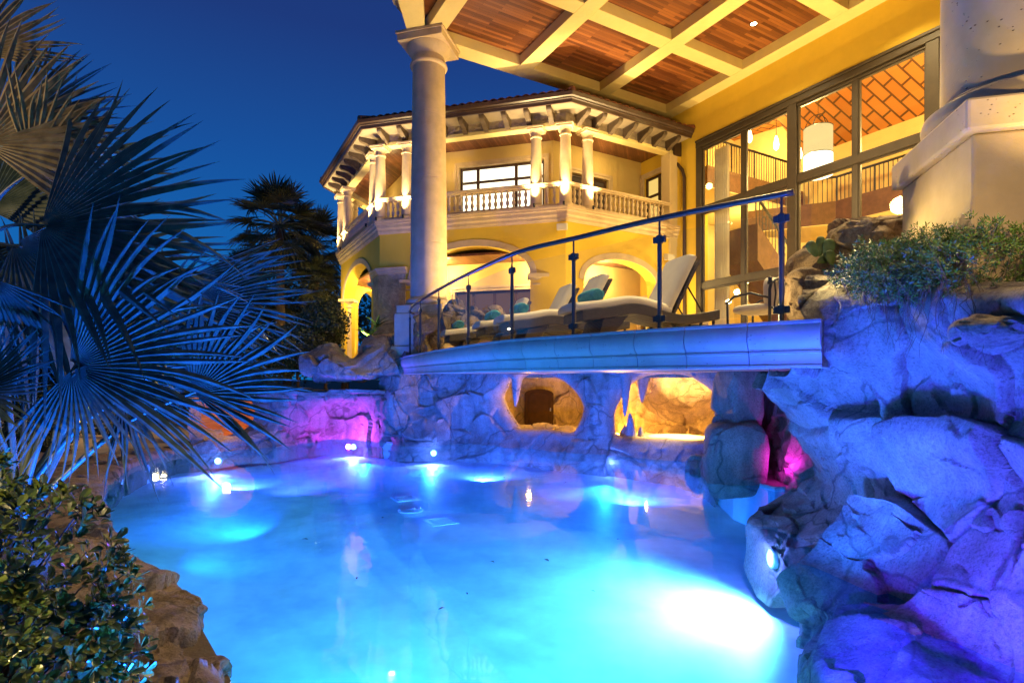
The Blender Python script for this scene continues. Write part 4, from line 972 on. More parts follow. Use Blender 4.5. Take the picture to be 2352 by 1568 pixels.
# rough stone corner pier with moulded cap at the second corner
for Cc, sx in ((C2, 1),):
    b = MB(); t0 = FAC[1][4]; t1 = FAC[2][4]; L1 = FAC[1][3]
    pl = [t0(L1-.92, .05, 0), t0(L1-.92, -.5, 0), t0(L1-.1, -.75, 0), t1(.55, -.5, 0), t1(.55, .05, 0), offs(LINE, .054, SIDE)[2]]
    pl2 = [(p[0], p[1]) for p in pl]
    b.prism(pl2, ZG, 4.92); b.build('corner_pier', M['rough_stone'], wing)
    b = MB(); b.sweep([t0(L1-.98, 0, 0), C2, t1(.62, 0, 0)], [(.06, 4.92), (.10, 4.95), (.10, 5.0), (.16, 5.05), (.16, 5.12), (.0, 5.12), (.0, 4.92)], SIDE); b.build('pier_cap', M['stone'], wing)
# balcony slab, moulding, ceilings, back walls
inner = offs(LINE, -1.65, SIDE)
def ring(m, z0, z1, e0, e1):
    A, B = offs(LINE, e0, SIDE), offs(LINE, e1, SIDE)
    m.prism([tuple(p) for p in A]+[tuple(p) for p in B[::-1]], z0, z1); return m
ring(MB(), ZSB+.02, ZBAL-.10, -2.5, -.02).build('balcony_floor', M['stone'], wing)
ring(MB(), 5.46, 5.53, -2.5, -TH+.01).build('arcade_ceiling', M['panel2'], wing)
ring(MB(), 9.30, 9.345, -2.5, -.23).build('balcony_ceiling', M['panel2'], wing)
b = MB(); b.sweep(LINE, [(-.3, 6.20), (.03, 6.20), (.05, 6.25), (.07, 6.26), (.07, 6.33), (.12, 6.38), (.12, 6.47), (.16, 6.5), (.16, 6.55), (.19, 6.56), (.19, 6.62), (-.3, 6.62)], SIDE); b.build('balcony_moulding', M['stone'], wing, auto=30)
# upper frieze (rough stone) and smooth architrave
ring(MB(), ZAR+.10, ZSO, -.22, -.0).build('frieze', M['rough_stone'], wing)
ring(MB(), ZAR, ZAR+.098, -.26, .03).build('architrave', M['beam'], wing)
# back walls: pieces around the openings
def wallholes(k, z0, z1, holes, line=inner, name='inner_wall', mat=M['stucco_in']):
    S = line[k]; E = line[k+1]; d = (E-S).normalized(); nr_ = Vector((d.y, -d.x))*SIDE; L = (E-S).length
    T = lambda s, n_, z: Vector((S.x+d.x*s+nr_.x*n_, S.y+d.y*s+nr_.y*n_, z))
    b = MB(); xs = 0
    for (h0, h1, hz0, hz1) in sorted(holes):
        b.box(xs, h0, -.25, 0, z0, z1, T); b.box(h0, h1, -.25, 0, z0, hz0, T); b.box(h0, h1, -.25, 0, hz1, z1, T); xs = h1
    b.box(xs, L, -.25, 0, z0, z1, T); b.build(name, mat, wing); return T, L
def hit_inner(k, px):
    S = inner[k]; d = (inner[k+1]-S).normalized(); return hit(S, d, px)[1]
def glow(name, c, s): return m_emit(name, c, s)
def window(T, h, glowm, nx, zsplit, trim=.16, name='window', depth=-.12, mull=.05):
    h0, h1, z0, z1 = h; b = MB()
    f = .075
    for q in ((h0, h0+f, z0, z1), (h1-f, h1, z0, z1), (h0+f+.001, h1-f-.001, z0, z0+f), (h0+f+.001, h1-f-.001, z1-f, z1)): b.box(q[0], q[1], depth-.04, depth+.05, q[2], q[3], T)
    for x in nx: b.box(x-mull, x+mull, depth-.03, depth+.04, z0+f, z1-f, T)
    for z in zsplit: b.box(h0+f, h1-f, depth-.028, depth+.038, z-mull*.8, z+mull*.8, T)
    o = b.build(name, M['darkwood'], wing)
    g = MB(); g.box(h0+f, h1-f, depth-.02, depth-.01, z0+f, z1-f, T); g.build('lit_pane', glowm, o)
    t = MB(); e = trim
    for q in ((h0-e, h0, z0, z1+e), (h1, h1+e, z0, z1+e), (h0+.001, h1-.001, z1, z1+e)): t.box(q[0], q[1], .002, .05, q[2], q[3], T); 
    for q in ((h0-e, h0-e*.55, z0, z1+e), (h1+e*.55, h1+e, z0, z1+e), (h0-e, h1+e, z1+e*.55, z1+e)): t.box(q[0], q[1], .051, .075, q[2], q[3], T)
    t.build('window_trim', M['stone'], o); return o
white_in = glow('bright_room', (1, .90, .62), 2.6)
warm_in = glow('warm_room', (1, .66, .17), .95)
dim_in = glow('dim_room', (1, .55, .2), .10)
dim_in2 = glow('dim_lobby', (.9, .40, .20), .2)
# upper windows
x0, x1 = hit_inner(1, 1219), hit_inner(1, 1056)
h = (x0-.45, x1, ZBAL, 8.72)
T1, L1 = wallholes(1, ZBAL-.1, 9.32, [h])
window(T1, h, white_in, [hit_inner(1, 1184), hit_inner(1, 1096)], [8.22])
h2 = (hit_inner(1, 1394) if hit_inner(1, 1394) > 0 else .0, hit_inner(1, 1310), 0, 0)
S0, D0, N0, L0, T0 = FAC[0]
Si = inner[0]; Li = (inner[1]-inner[0]).length
xd0, xd1 = hit_inner(0, 1396), hit_inner(0, 1312)
xs_ = sorted((xd0, xd1)); hA = (max(.3, xs_[0]), min(Li-.15, xs_[1]), ZBAL, 8.4)
T0i, _ = wallholes(0, ZBAL-.1, 9.32, [hA])
window(T0i, hA, dim_in, [(hA[0]+hA[1])/2], [7.9, 7.3])
T2i, L2i = wallholes(2, ZBAL-.1, 9.32, [])
# side wall of the balcony along the main house, with a glazed door
SW = J+FAC[0][2]*(-.02); Tside = lambda s, n_, z: Vector((J.x-FAC[0][2].x*s-FAC[0][1].x*(-.0)+FAC[0][1].x*n_, J.y-FAC[0][2].y*s+FAC[0][1].y*n_, z))
b = MB(); 
hb = (.22, 1.48, ZBAL, 8.65)
for q in ((-.05, hb[0], ZG, 9.32), (hb[1], 2.6, ZG, 9.32), (hb[0], hb[1], hb[3], 9.32), (hb[0], hb[1], 6.0, hb[2])): b.box(q[0], q[1], -.25, .0, q[2], q[3], Tside)
b.build('inner_wall', M['stucco'], wing)
window(Tside, hb, warm_in, [.85], [8.0])
# lower windows and doors
hx0, hx1 = hit_inner(1, 1226), hit_inner(1, 1046)
hl = (hx0, hx1, ZG, 4.55)
T1b, _ = wallholes(1, ZG, 6.0, [hl], name='lower_wall')
w_ = window(T1b, hl, dim_in2, [hx0+.62, hx1-.62, (hx0+hx1)/2], [3.75, 3.0])
T0b, _ = wallholes(0, ZG, 6.0, [], name='lower_wall')
wallholes(2, ZG, 6.0, [(1.0, 2.6, ZG, 4.3)], name='lower_wall')
b = MB(); hc_ = (.45, 1.5, ZG, 4.35)
b = MB()
for q in ((-.05, hc_[0], ZG, 5.98), (hc_[1], 2.6, ZG, 5.98), (hc_[0], hc_[1], hc_[3], 5.98)): b.box(q[0]-.0, q[1], .002, .03, q[2], q[3], Tside)
b.build('lower_wall', M['stucco'], wing)
window(lambda s, n_, z: Tside(s, n_+.13, z), hc_, warm_in, [.98], [3.7])
# pilaster where the wing meets the main house
b = MB(); b.box(-.02, .34, -.34, .05, ZG, ZAR-.001, FAC[0][4]); b.build('pilaster', M['stucco_pale'], wing, bevel=.015)
# balustrade
def baluster_mesh():
    b = MB(); b.lathe([(.045, 0), (.045, .035), (.028, .05), (.030, .08), (.056, .15), (.052, .20), (.026, .25), (.030, .265), (.030, .28), (.026, .295), (.052, .35), (.048, .41), (.028, .47), (.028, .49), (.045, .505), (.045, .54)], (0, 0, 0), 14)
    return b
COLS = {0: [s_at(0, 1351)], 1: [0.0, s_at(1, 1231), s_at(1, 934), FAC[1][3]], 2: [s_at(2, 858), FAC[2][3]-1.0, FAC[2][3]], 3: [.95, FAC[3][3]]}
proto = None
for k in range(4):
    S, d, nr_, L, T = FAC[k]
    b = MB(); b.box(0 if k else .34, L, -.13, .11, 6.622, 6.70, T); b.box(0 if k else .34, L, -.14, .12, 7.235, 7.27, T); b.box(0 if k else .34, L, -.17, .15, 7.271, 7.33, T)
    bal = b.build('balustrade', M['stone'], wing, bevel=.012)
    stops = sorted(([.30] if k == 0 else [])+COLS[k]+([L] if k == 0 else [])+([0] if k in (2, 3) else []))
    for i in range(len(stops)-1):
        g0, g1 = stops[i]+.22, stops[i+1]-.22; m_ = max(1, round((g1-g0)/.185)); 
        if g1-g0 < .15: continue
        for j in range(m_):
            p = T(g0+(j+.5)*(g1-g0)/m_, -.01, 6.70)
            if proto is None:
                proto = baluster_mesh().build('baluster', M['stone'], None, smooth=True); o = proto
            else: o = proto.copy(); col.objects.link(o)
            o.location = p; o.parent = bal
# balcony columns with their little uplights
fx = m_emit('uplight_lens', (1, .8, .45), 40)
COLP = []
def bcol(k, s_, lit=True):
    S, d, nr_, L, T = FAC[k]; n_ = -.03
    p = T(s_, n_, 0) if not (s_ == 0 and k) else Vector((*offs(LINE, -.03, SIDE)[k], 0))
    if s_ == L: p = Vector((*offs(LINE, -.03, SIDE)[k+1], 0))
    z0 = 6.622; b = MB()
    b.lathe([(.24, z0), (.24, z0+.06), (.215, z0+.10), (.18, z0+.12), (.175, z0+.9), (.148, ZAR-.33), (.175, ZAR-.32), (.175, ZAR-.28), (.15, ZAR-.27), (.15, ZAR-.19), (.20, ZAR-.10)], (p.x, p.y, 0), 26)
    Tc = lambda x, y, z: Vector((p.x+d.x*x+nr_.x*y, p.y+d.y*x+nr_.y*y, z))
    b.box(-.23, .23, -.23, .23, ZAR-.10, ZAR-.045, Tc); b.box(-.255, .255, -.255, .255, ZAR-.0449, ZAR-.002, Tc)
    c = b.build('balcony_column', M['stone'], wing, auto=40)
    COLP.append((p, nr_))
    if lit:
        q = p+Vector((nr_.x, nr_.y, 0))*.285; m = MB(); m.tube([(q.x, q.y, 6.60), (q.x, q.y, 6.70)], .035, 10); m.build('uplight', M['iron'], c)
        spot('column_uplight', (q.x+nr_.x*.10, q.y+nr_.y*.10, 6.74), (q.x-nr_.x*.16, q.y-nr_.y*.16, 9.0), 680, (1, .74, .34), 80, .9, .04)
for k in range(4):
    for s_ in COLS[k]:
        if k == 3 and s_ > 2: continue
        bcol(k, s_)
bcol(0, FAC[0][3]-.0, False) if False else None
# eaves: soffit, corbels, gutter, tiled roof
OV = .66
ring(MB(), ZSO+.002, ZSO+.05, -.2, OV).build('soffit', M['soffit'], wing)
b = MB(); b.sweep(LINE, [(OV-.05, ZSO-.03), (OV, ZSO-.03), (OV+.02, ZSO+.05), (OV+.05, ZSO+.06), (OV+.05, ZSO+.09), (OV+.10, ZSO+.12), (OV+.13, ZSO+.21), (OV+.10, ZSO+.22), (OV-.05, ZSO+.22)], SIDE); b.build('gutter', M['fascia'], wing, auto=30)
cprof = [(0, ZSO-.30), (.06, ZSO-.31), (.16, ZSO-.27), (.26, ZSO-.20), (.36, ZSO-.17), (.46, ZSO-.15), (.53, ZSO-.10), (.55, ZSO-.05), (.55, ZSO), (0, ZSO)]
protoc = None
for k in range(4):
    S, d, nr_, L, T = FAC[k]; m_ = int(L/.62)
    for j in range(m_):
        s_ = (j+.6)*L/m_ if k else .25+(j+.3)*(L-.25)/m_
        b = MB(); vs = [T(s_+w2, n_, z) for w2 in (-.07, .07) for n_, z in cprof]; kk = len(cprof)
        b.v = [tuple(v) for v in vs]; b.f = [tuple(range(kk)), tuple(range(kk, 2*kk))[::-1]]+[(i, (i+1) % kk, kk+(i+1) % kk, kk+i) for i in range(kk)]
        b.build('corbel', M['corbel'], wing)
eo = offs(LINE, OV+.06, SIDE); ei = offs(LINE, -3.6, SIDE)
for k in range(4):
    A, B, C, D = eo[k], eo[k+1], ei[k+1], ei[k]; d = dirs[k]; L = (B-A).length
    nu, nv = int(L/.03), 56; vs = []
    nr_ = FAC[k][2]
    for j in range(nv):
        t_ = j/(nv-1); P0 = A.lerp(D, t_); P1 = B.lerp(C, t_); dist = t_*(OV+3.66)
        row = (dist % .42)/.42
        for i in range(nu):
            p = P0.lerp(P1, i/(nu-1)); s_ = (p-A).dot(d)
            z = ZSO+.23+dist*.36+.055*abs(math.sin(math.pi*s_/.24))**.8-.035*row+.03
            vs.append((p.x, p.y, z))
    b = MB(); b.v = vs; b.f = grid_faces(nu, nv); o_ = b.build('roof', M['tile'], wing, auto=60)
    sm = o_.modifiers.new('thick', 'SOLIDIFY'); sm.thickness = .03
    b = MB(); b.tube([(A.lerp(D, t_).x, A.lerp(D, t_).y, ZSO+.27+t_*(OV+3.66)*.36) for t_ in np.linspace(0, 1, 9)], .10, 10); b.build('hip_tile', M['tile'], wing, smooth=True)
# roof core keeps the lamps out of the attic
ring(MB(), ZSO+.06, ZSO+.2, -3.5, .3).build('roof_deck', M['darkwood'], wing)
# downspout and hopper where wing and main house meet
dp = thing('downspout', TL(AW, .62, ZD), 'brown downspout with square hopper between the wing and the window wall', 'downspout')
b = MB(); b.box(AW-.34, AW-.02, .10, .52, 8.95, 9.5, TL); b.box(AW-.37, AW-.005, .07, .55, 9.5, 9.55, TL); b.build('hopper', M['fascia'], dp, bevel=.015)
pt = [TL(AW-.12, .5, 9.9), TL(AW-.12, .52, 9.6), TL(AW-.14, .45, 9.45)]
b = MB(); b.tube(pt, .06, 8); b.build('inlet_pipe', M['fascia'], dp, smooth=True)
pt = [TL(AW-.16, .36, 8.98), TL(AW-.14, .40, 8.75), TL(AW-.09, .62, 8.45), TL(AW-.07, .68, 8.2), TL(AW-.07, .68, 5), TL(AW-.07, .68, ZD)]
b = MB(); b.tube(pt, .055, 10); b.build('pipe', M['fascia'], dp, smooth=True)
# wall speakers under the balcony
for k, s_, lab in ((1, .12, 'white box speaker mounted under the balcony corner of the wing'), (0, .55, 'small white box speaker under the balcony beside the brown downspout')):
    T = FAC[k][4]; p = T(s_, 0, 6.05) if k else T(s_, .0, 5.6)
    o = thing('wall_speaker', p, lab, 'speaker', 'white speakers under the balcony')
    b = MB(); Tp = lambda x, y, z: p+Vector((FAC[k][1].x*x+FAC[k][2].x*y, FAC[k][1].y*x+FAC[k][2].y*y, z-.25*y))
    b.box(-.20, .10, .10, .28, -.11, .09, Tp); b.build('cabinet', M['white_plastic'], o, bevel=.02)
    b = MB(); b.box(-.03, .03, .0, .10, -.02, .03, Tp); b.build('bracket', M['white_plastic'], o)
# ------------------------------------------------------------------ terrace furniture
LD = R(16)
def lounger_proto():
    root = thing('sun_lounger', (0, 0, ZD), 'x', 'sun lounger', 'wicker sun loungers on the deck')
    # x from foot (0) to tail (2.0), y width 0..0.66
    wav = lambda x: .36+.085*math.exp(-((x-.78)/.34)**2)-.03*math.exp(-((x-1.45)/.25)**2)+(.05*((x-1.55)/.45)**2 if x > 1.55 else 0)+(-.03*((.25-x)/.25) if x < .25 else 0)
    Wd = .64
    xs = np.linspace(.06, 2.02, 40)
    b = MB(); vs = []
    for x in xs:
        zt = wav(x); th = .13
        for y, z in ((0, zt), (Wd, zt), (Wd, zt-th), (0, zt-th)): vs.append((x, y, z))
    b.v = [(x, y, z+ZD) for x, y, z in vs]; b.f = [(i*4+j, i*4+(j+1) % 4, i*4+4+(j+1) % 4, i*4+4+j) for i in range(39) for j in range(4)]+[(3, 2, 1, 0), (156, 157, 158, 159)]
    b.build('wicker_bed', M['wicker'], root, bevel=.012)
    for x0, x1 in ((.30, .62),):
        b = MB(); vs = [(x0-.03, .03, 0), (x1-.16, .03, 0), (x1+.08, .03, wav(x1)-.13), (x0+.06, .03, wav(x0)-.13)]
        b.v = [(x, y, z+ZD) for x, y, z in vs]+[(x, Wd-.03, z+ZD) for x, y, z in vs]; b.f = [(0, 1, 2, 3), (7, 6, 5, 4)]+[(i, 4+i, 4+(i+1) % 4, (i+1) % 4) for i in range(4)]
        b.build('leg', M['wicker'], root, bevel=.01)
    for y in (.05, Wd-.05):
        b = MB(); b.tube([(1.42, y, ZD), (1.32, y, ZD+.25)], .02, 8); b.tube([(1.72, y, ZD), (1.78, y, ZD+.33)], .02, 8); b.tube([(1.95, y, ZD), (1.95, y, ZD+.36)], .02, 8); b.tube([(1.36, y, ZD+.03), (1.78, y, ZD+.05)], .014, 6); b.build('leg', M['iron'], root)
    # seat cushion follows the wave
    def slab(pa, th, name, mat, inset=.015, par=root):
        n = len(pa); sec = [(inset, 0), (inset-.012, th*.5), (inset+.02, th*.95), (.12, th*1.06), (Wd/2, th*1.10), (Wd-.12, th*1.06), (Wd-inset-.02, th*.95), (Wd-inset+.012, th*.5), (Wd-inset, 0)]
        vs = []; k = len(sec)
        for i, (x, z) in enumerate(pa):
            t = Vector((pa[min(i+1, n-1)][0]-pa[max(i-1, 0)][0], pa[min(i+1, n-1)][1]-pa[max(i-1, 0)][1])).normalized(); nx, nz = -t.y, t.x
            f = 1 if 0 < i < n-1 else .72
            for y, h in sec: vs.append((x+nx*h*f, y, z+nz*h*f+ZD))
        b = MB(); b.v = vs; b.f = [(i*k+j, i*k+(j+1) % k, (i+1)*k+(j+1) % k, (i+1)*k+j) for i in range(n-1) for j in range(k)]+[tuple(range(k))[::-1], tuple(range((n-1)*k, n*k))]
        o = b.build(name, mat, par, auto=55); return o
    xx = [-.02, -.005]+list(np.linspace(.03, 1.28, 24))+[1.30]
    slab([(x, wav(max(x, .06))+.004) for x in xx], .10, 'seat_cushion', M['cushion'])
    ang = R(62); L = .80
    bb = (1.30, wav(1.30)+.03)
    pa = [(bb[0]+math.cos(ang)*s_, bb[1]+math.sin(ang)*s_) for s_ in [0, .012]+list(np.linspace(.03, L-.03, 10))+[L-.012, L]]
    slab(pa, .105, 'back_cushion', M['cushion'])
    pb = [(x+.03, z-.02) for x, z in pa]
    b = MB(); p0, p1 = pb[0], pb[-2]
    nx, nz = math.sin(ang), -math.cos(ang); vs = []
    for (x, z) in (p0, p1):
        for o_ in (0, .035):
            for y in (.015, Wd-.015): vs.append((x+nx*o_, y, z+nz*o_+ZD))
    b.v = vs; b.f = [(0, 1, 3, 2), (4, 6, 7, 5), (0, 2, 6, 4), (1, 5, 7, 3), (0, 4, 5, 1), (2, 3, 7, 6)]
    b.build('backrest', M['wicker'], root)
    b = MB()
    for y in (.1, Wd-.1): b.tube([(bb[0]+math.cos(ang)*.42+.07, y, ZD+bb[1]+math.sin(ang)*.42), (1.85, y, ZD+.33)], .012, 6)
    b.build('prop', M['iron'], root); return root
lp_ = lounger_proto()
LSP = [(.80, 6.72, 'wicker sun lounger nearest the camera, its cream back cushion raised beside the window wall'), (-.10, 8.05, 'wicker sun lounger with a raised cream back, directly behind the nearest lounger'), (-.50, 8.95, 'wicker sun lounger third from the camera, partly hidden by its neighbour'), (-1.26, 10.6, 'farthest wicker sun lounger, beside the jagged deck boulders')]
for i, (x, y, lab) in enumerate(LSP):
    o = lp_ if i == 0 else copy_tree(lp_)
    o.location = (x, y, ZD); o.rotation_euler = (0, 0, LD); o['label'] = lab
def towel(i, xo, zo, lab, yo=.08, rz=0):
    x, y, _ = LSP[i]; n = 26; L = .46; r = .088
    b = MB(); k = 30; vs = []
    ca, sa = math.cos(LD), math.sin(LD)
    def tw(u, v, z): return (x+ca*u-sa*v, y+sa*u+ca*v, z)
    for j in range(n):
        t = j/(n-1); e = min(1, .82+.18*min(t, 1-t)/.06) if min(t, 1-t) < .06 else 1
        for q in range(k):
            a = 2*math.pi*q/k; rr = r*e*(1+.03*math.sin(t*21+a*2)+.03*math.sin(a*3+1.2*i)+.02*math.sin(t*47))
            vs.append(tw(xo+math.cos(a)*rr, yo+t*L+.03*math.sin(t*3), ZD+zo+math.sin(a)*rr*.92))
    b.v = vs; b.f = [(j*k+q, j*k+(q+1) % k, (j+1)*k+(q+1) % k, (j+1)*k+q) for j in range(n-1) for q in range(k)]+[tuple(range(k))[::-1], tuple(range((n-1)*k, n*k))]
    o = b.build('rolled_towel', M['towel'], None, smooth=True); tag(o, lab, 'towel', 'rolled teal towels on the loungers')
    sp = MB(); pts = []
    for q in range(60):
        a = q*.33; rr = .012+(.072)*q/60; pts.append(Vector(tw(xo+math.cos(a)*rr, yo-.006, ZD+zo+math.sin(a)*rr*.92)))
    sp.tube(pts, .007, 6); sp.build('rolled_end', M['towel'], o, smooth=True)
towel(0, .30, .555, 'rolled teal towel on the nearest lounger')
towel(1, .30, .555, 'rolled teal towel on the second lounger, in front of its cream back')
towel(2, .26, .555, 'rolled teal towel on the third lounger, partly behind its neighbour')
towel(3, .28, .555, 'rolled teal towel at the foot of the farthest lounger')
# iron patio armchair seen from behind, with cushion and pillow
ch = thing('patio_chair', (3.35, 7.6, ZD), 'black iron patio armchair with cream cushions near the last railing post', 'chair')
cr = R(38); 
def TC(x, y, z): return Vector((3.30+x*math.cos(cr)-y*math.sin(cr), 7.35+x*math.sin(cr)+y*math.cos(cr), ZD+z))
b = MB()
top = [TC(-.30, -.28, 0), TC(-.30, -.28, .62), TC(-.27, -.28, .70), TC(-.15, -.29, .77), TC(0, -.29, .79), TC(.15, -.29, .77), TC(.27, -.28, .70), TC(.30, -.28, .62), TC(.30, -.28, 0)]
b.tube(top, .02, 8); b.tube([TC(-.30, -.28, .40), TC(.30, -.28, .40)], .016, 8)
for s_ in (-1, 1): b.lathe([(.03, -.01), (.035, .015), (.02, .05), (.03, .07), (.001, .09)], TC(.29*s_, -.28, .70), 10)
b.build('back_frame', M['iron'], ch, smooth=True)
b = MB()
for k in range(5):
    x = -.2+.1*k; b.tube([TC(x, -.285, .40), TC(x*1.03, -.31, .58), TC(x, -.29, .77-.3*x*x)], .011, 6)
b.build('back_bars', M['iron'], ch)
for s_ in (-1, 1):
    b = MB(); b.tube([TC(.31*s_, -.28, .52), TC(.33*s_, -.05, .60), TC(.33*s_, .18, .58), TC(.33*s_, .30, .50)], .016, 8); b.tube([TC(.33*s_, .28, .52), TC(.31*s_, .28, 0)], .016, 8); b.build('arm', M['iron'], ch, smooth=True)
def pillow(c, sx, sy, sz, name, par, Tf):
    b = MB(); n = 16; vs = []
    for j in range(n+1):
        for i in range(n*2):
            th = math.pi*j/n; ph = math.pi*2*i/(2*n)
            x, y, z = math.sin(th)*math.cos(ph), math.sin(th)*math.sin(ph), math.cos(th)
            p = [math.copysign(abs(q)**e, q) for q, e in ((x, .45), (y, .8), (z, .45))]
            vs.append(Tf(c[0]+p[0]*sx, c[1]+p[1]*sy, c[2]+p[2]*sz))
    b.v = [tuple(v) for v in vs]; m = 2*n
    b.f = [(j*m+i, j*m+(i+1) % m, (j+1)*m+(i+1) % m, (j+1)*m+i) for j in range(n) for i in range(m)]
    return b.build(name, M['cushion'], par, smooth=True)
pillow((0, .02, .42), .28, .28, .06, 'seat_cushion', ch, TC)
pillow((0, -.20, .62), .24, .07, .19, 'back_cushion', ch, TC)
# low cream ottoman glimpsed under the nearest lounger
ot = thing('ottoman', (2.6, 8.6, ZD), 'low cream cushioned ottoman beside the iron patio chair', 'ottoman')
TO = lambda x, y, z: Vector((2.55+x*math.cos(.5)-y*math.sin(.5), 8.4+x*math.sin(.5)+y*math.cos(.5), ZD+z))
pillow((0, 0, .36), .36, .36, .09, 'seat_cushion', ot, TO)
b = MB(); b.box(-.34, .34, -.34, .34, .24, .28, TO)
for x in (-.31, .31):
    for y in (-.31, .31): b.box(x-.02, x+.02, y-.02, y+.02, 0, .24, TO)
b.build('frame', M['iron'], ot)
# ------------------------------------------------------------------ plants
def frond(parent, hub, axis, nrm, Rl, spread, nseg, droop, mat, base=None, seed=0, pr=.011, name='frond', jag=.12):
    rs = random.Random(seed); hub = Vector(hub); axis = Vector(axis).normalized(); nrm = Vector(nrm); nrm = (nrm-axis*nrm.dot(axis)).normalized(); side = nrm.cross(axis)
    dt = R(spread)/nseg; b = MB(); st_ = (.03, .16, .32, .46, .58, .70, .82, .92, 1.0)
    for k in range(nseg):
        th = -R(spread)/2+(k+.5)*dt; L = Rl*(.74+.26*math.cos(th*.75))*(1-jag*rs.random()); split = .46+.08*rs.random()
        d = axis*math.cos(th)+side*math.sin(th)+nrm*.10*(1-math.cos(th)); d.normalize(); sd = (side*math.cos(th)-axis*math.sin(th))
        dr = droop*(.6+.8*rs.random())*(2.6 if rs.random() < .16 else 1); bend = (rs.random()-.5)*.20; vs = []
        for r in st_:
            wmax = split*L*math.tan(dt/2)
            w_ = r*L*math.tan(dt/2) if r <= split else wmax*max(.03, 1-((r-split)/(1-split))**1.6)*1.0
            p = hub+d*(r*L)+sd*(bend*L*max(0, r-.4)**2*3)
            p = p+Vector((0, 0, -1))*dr*L*max(0, r-.25)**2.0
            pl = .42*w_
            vs += [p-sd*w_-nrm*pl*.5, p+nrm*pl, p+sd*w_-nrm*pl*.5]
        m = len(st_)
        b.add(vs, [(i*3+j, i*3+j+1, (i+1)*3+j+1, (i+1)*3+j) for i in range(m-1) for j in (0, 1)])
    o = b.build(name, mat, parent, recalc=False)
    o.data.polygons.foreach_set('use_smooth', [False]*len(o.data.polygons))
    if base is not None:
        base = Vector(base); mid_ = base.lerp(hub, .55)+Vector((0, 0, .10*(hub-base).length))
        pts = [Vector(q) for q in catmull([base, mid_, hub+axis*Rl*.04], 12)]
        t = MB(); t.tube(pts, [pr*(1.5-.9*i/11) for i in range(12)], 6); t.build('stem', M['petiole'], o, smooth=True)
    return o
def px_dir(dx, dy, dz=0): return Vector((dx, dz, -dy))       # photograph-plane direction (right, down) plus depth
cam_n = Vector((.25, -1, .15))
pa_ = thing('fan_palm', (-3.6, 3.3, .1), 'tall dark fan palm at the left edge whose leaves reach up against the dusk sky', 'palm')
CR = Vector((-3.35, 3.35, 2.35))
b = MB(); b.tube([(-3.7, 3.4, .0), (-3.62, 3.38, .9), (-3.5, 3.36, 1.7), CR], [.17, .15, .14, .13], 14); b.build('trunk', M['trunk'], pa_, smooth=True)
for i, (px, py, Y, dx, dy, dz, Rp, sp, ns, dr, mt, nn) in enumerate([
    (95, 520, 3.0, 1, -.12, -.05, 505, 165, 30, .14, 'palm', (.1, -1, .35)),
    (30, 560, 3.2, .9, .35, .1, 520, 140, 26, .18, 'palm', (.2, -1, .6)),
    (-40, 330, 3.1, .75, -.75, .1, 330, 170, 26, .05, 'palm_tan', (.3, -1, .1)),
    (20, 300, 3.3, .8, -.35, .15, 300, 150, 32, .12, 'palm', (.2, -1, .3)),
    (70, 390, 3.2, .95, -.3, .1, 260, 160, 30, .15, 'palm_tan', (.2, -1, -.3)),
    (-60, 120, 3.2, .35, -.95, .2, 240, 150, 28, .05, 'palm_tan', (.3, -1, 0)),
    (60, 560, 3.45, .2, 1, .2, 330, 200, 28, .1, 'palm', (.1, -1, .2)),
    (-30, 480, 3.5, .4, -.8, .2, 330, 180, 36, .1, 'palm', (.1, -1, .2)),
    (120, 620, 3.5, .95, .05, .2, 430, 150, 26, .2, 'palm', (0, -1, .8)),
    (-20, 640, 3.3, .5, .8, .1, 300, 190, 36, .1, 'palm', (0, -1, .3)),
    (10, 470, 3.7, .9, -.55, .2, 420, 150, 26, .12, 'palm', (.1, -1, .25))]):
    hub = W(px, py, Y); frond(pa_, hub, px_dir(dx, dy, dz), nn, Rp/FP*Y, sp, ns, dr, M[mt], CR, 100+i)
pb_ = thing('fan_palm', (-2.45, 2.8, .1), 'low blue-lit fan palm clump rising behind the round-leaved shrub', 'palm')
BS = W(45, 1190, 2.75)
b = MB(); b.tube([(BS.x-.05, BS.y+.1, .0), (BS.x, BS.y, BS.z)], [.16, .10], 12); b.build('trunk', M['trunk'], pb_, smooth=True)
for i, (px, py, Y, dx, dy, dz, Rp, sp, ns, dr, mt, nn) in enumerate([
    (160, 842, 2.8, .85, -.42, 0, 470, 120, 24, .12, 'palm', (.15, -1, .15)),
    (165, 850, 2.78, .75, .9, -.05, 250, 150, 26, .18, 'palm', (.15, -1, .45)),
    (445, 903, 3.1, .85, -.6, .05, 300, 150, 24, .14, 'palm', (.1, -1, .3)),
    (350, 850, 3.5, .2, .6, .1, 120, 220, 26, .1, 'palm', (.1, -1, .3)),
    (280, 905, 3.0, .8, .55, -.05, 210, 110, 22, .22, 'palm', (.1, -1, .6)),
    (430, 700, 3.6, 1, -.02, .1, 300, 110, 26, .16, 'palm', (.05, -1, .5)),
    (400, 650, 3.8, .95, .1, .1, 300, 90, 20, .10, 'palm', (.05, -1, .6)),
    (-30, 760, 3.0, .7, .5, 0, 190, 170, 28, .15, 'palm', (.1, -1, .4)),
    (-60, 900, 2.6, .9, -.45, 0, 220, 130, 24, .1, 'palm', (.1, -1, .5)),
    (-20, 640, 2.7, -.1, 1, 0, 200, 160, 26, .1, 'palm', (.3, -1, .2)),
    (60, 700, 3.3, .5, -.6, .1, 260, 180, 30, .1, 'palm', (.1, -1, .3)),
    (330, 780, 3.9, .8, -.5, .1, 300, 170, 32, .15, 'palm', (.1, -1, .5))]):
    hub = W(px, py, Y); frond(pb_, hub, px_dir(dx, dy, dz), nn, Rp/FP*Y, sp, ns, dr, M[mt], BS+Vector((rnd.uniform(-.06, .06), rnd.uniform(-.05, .05), 0)), 200+i, .012)
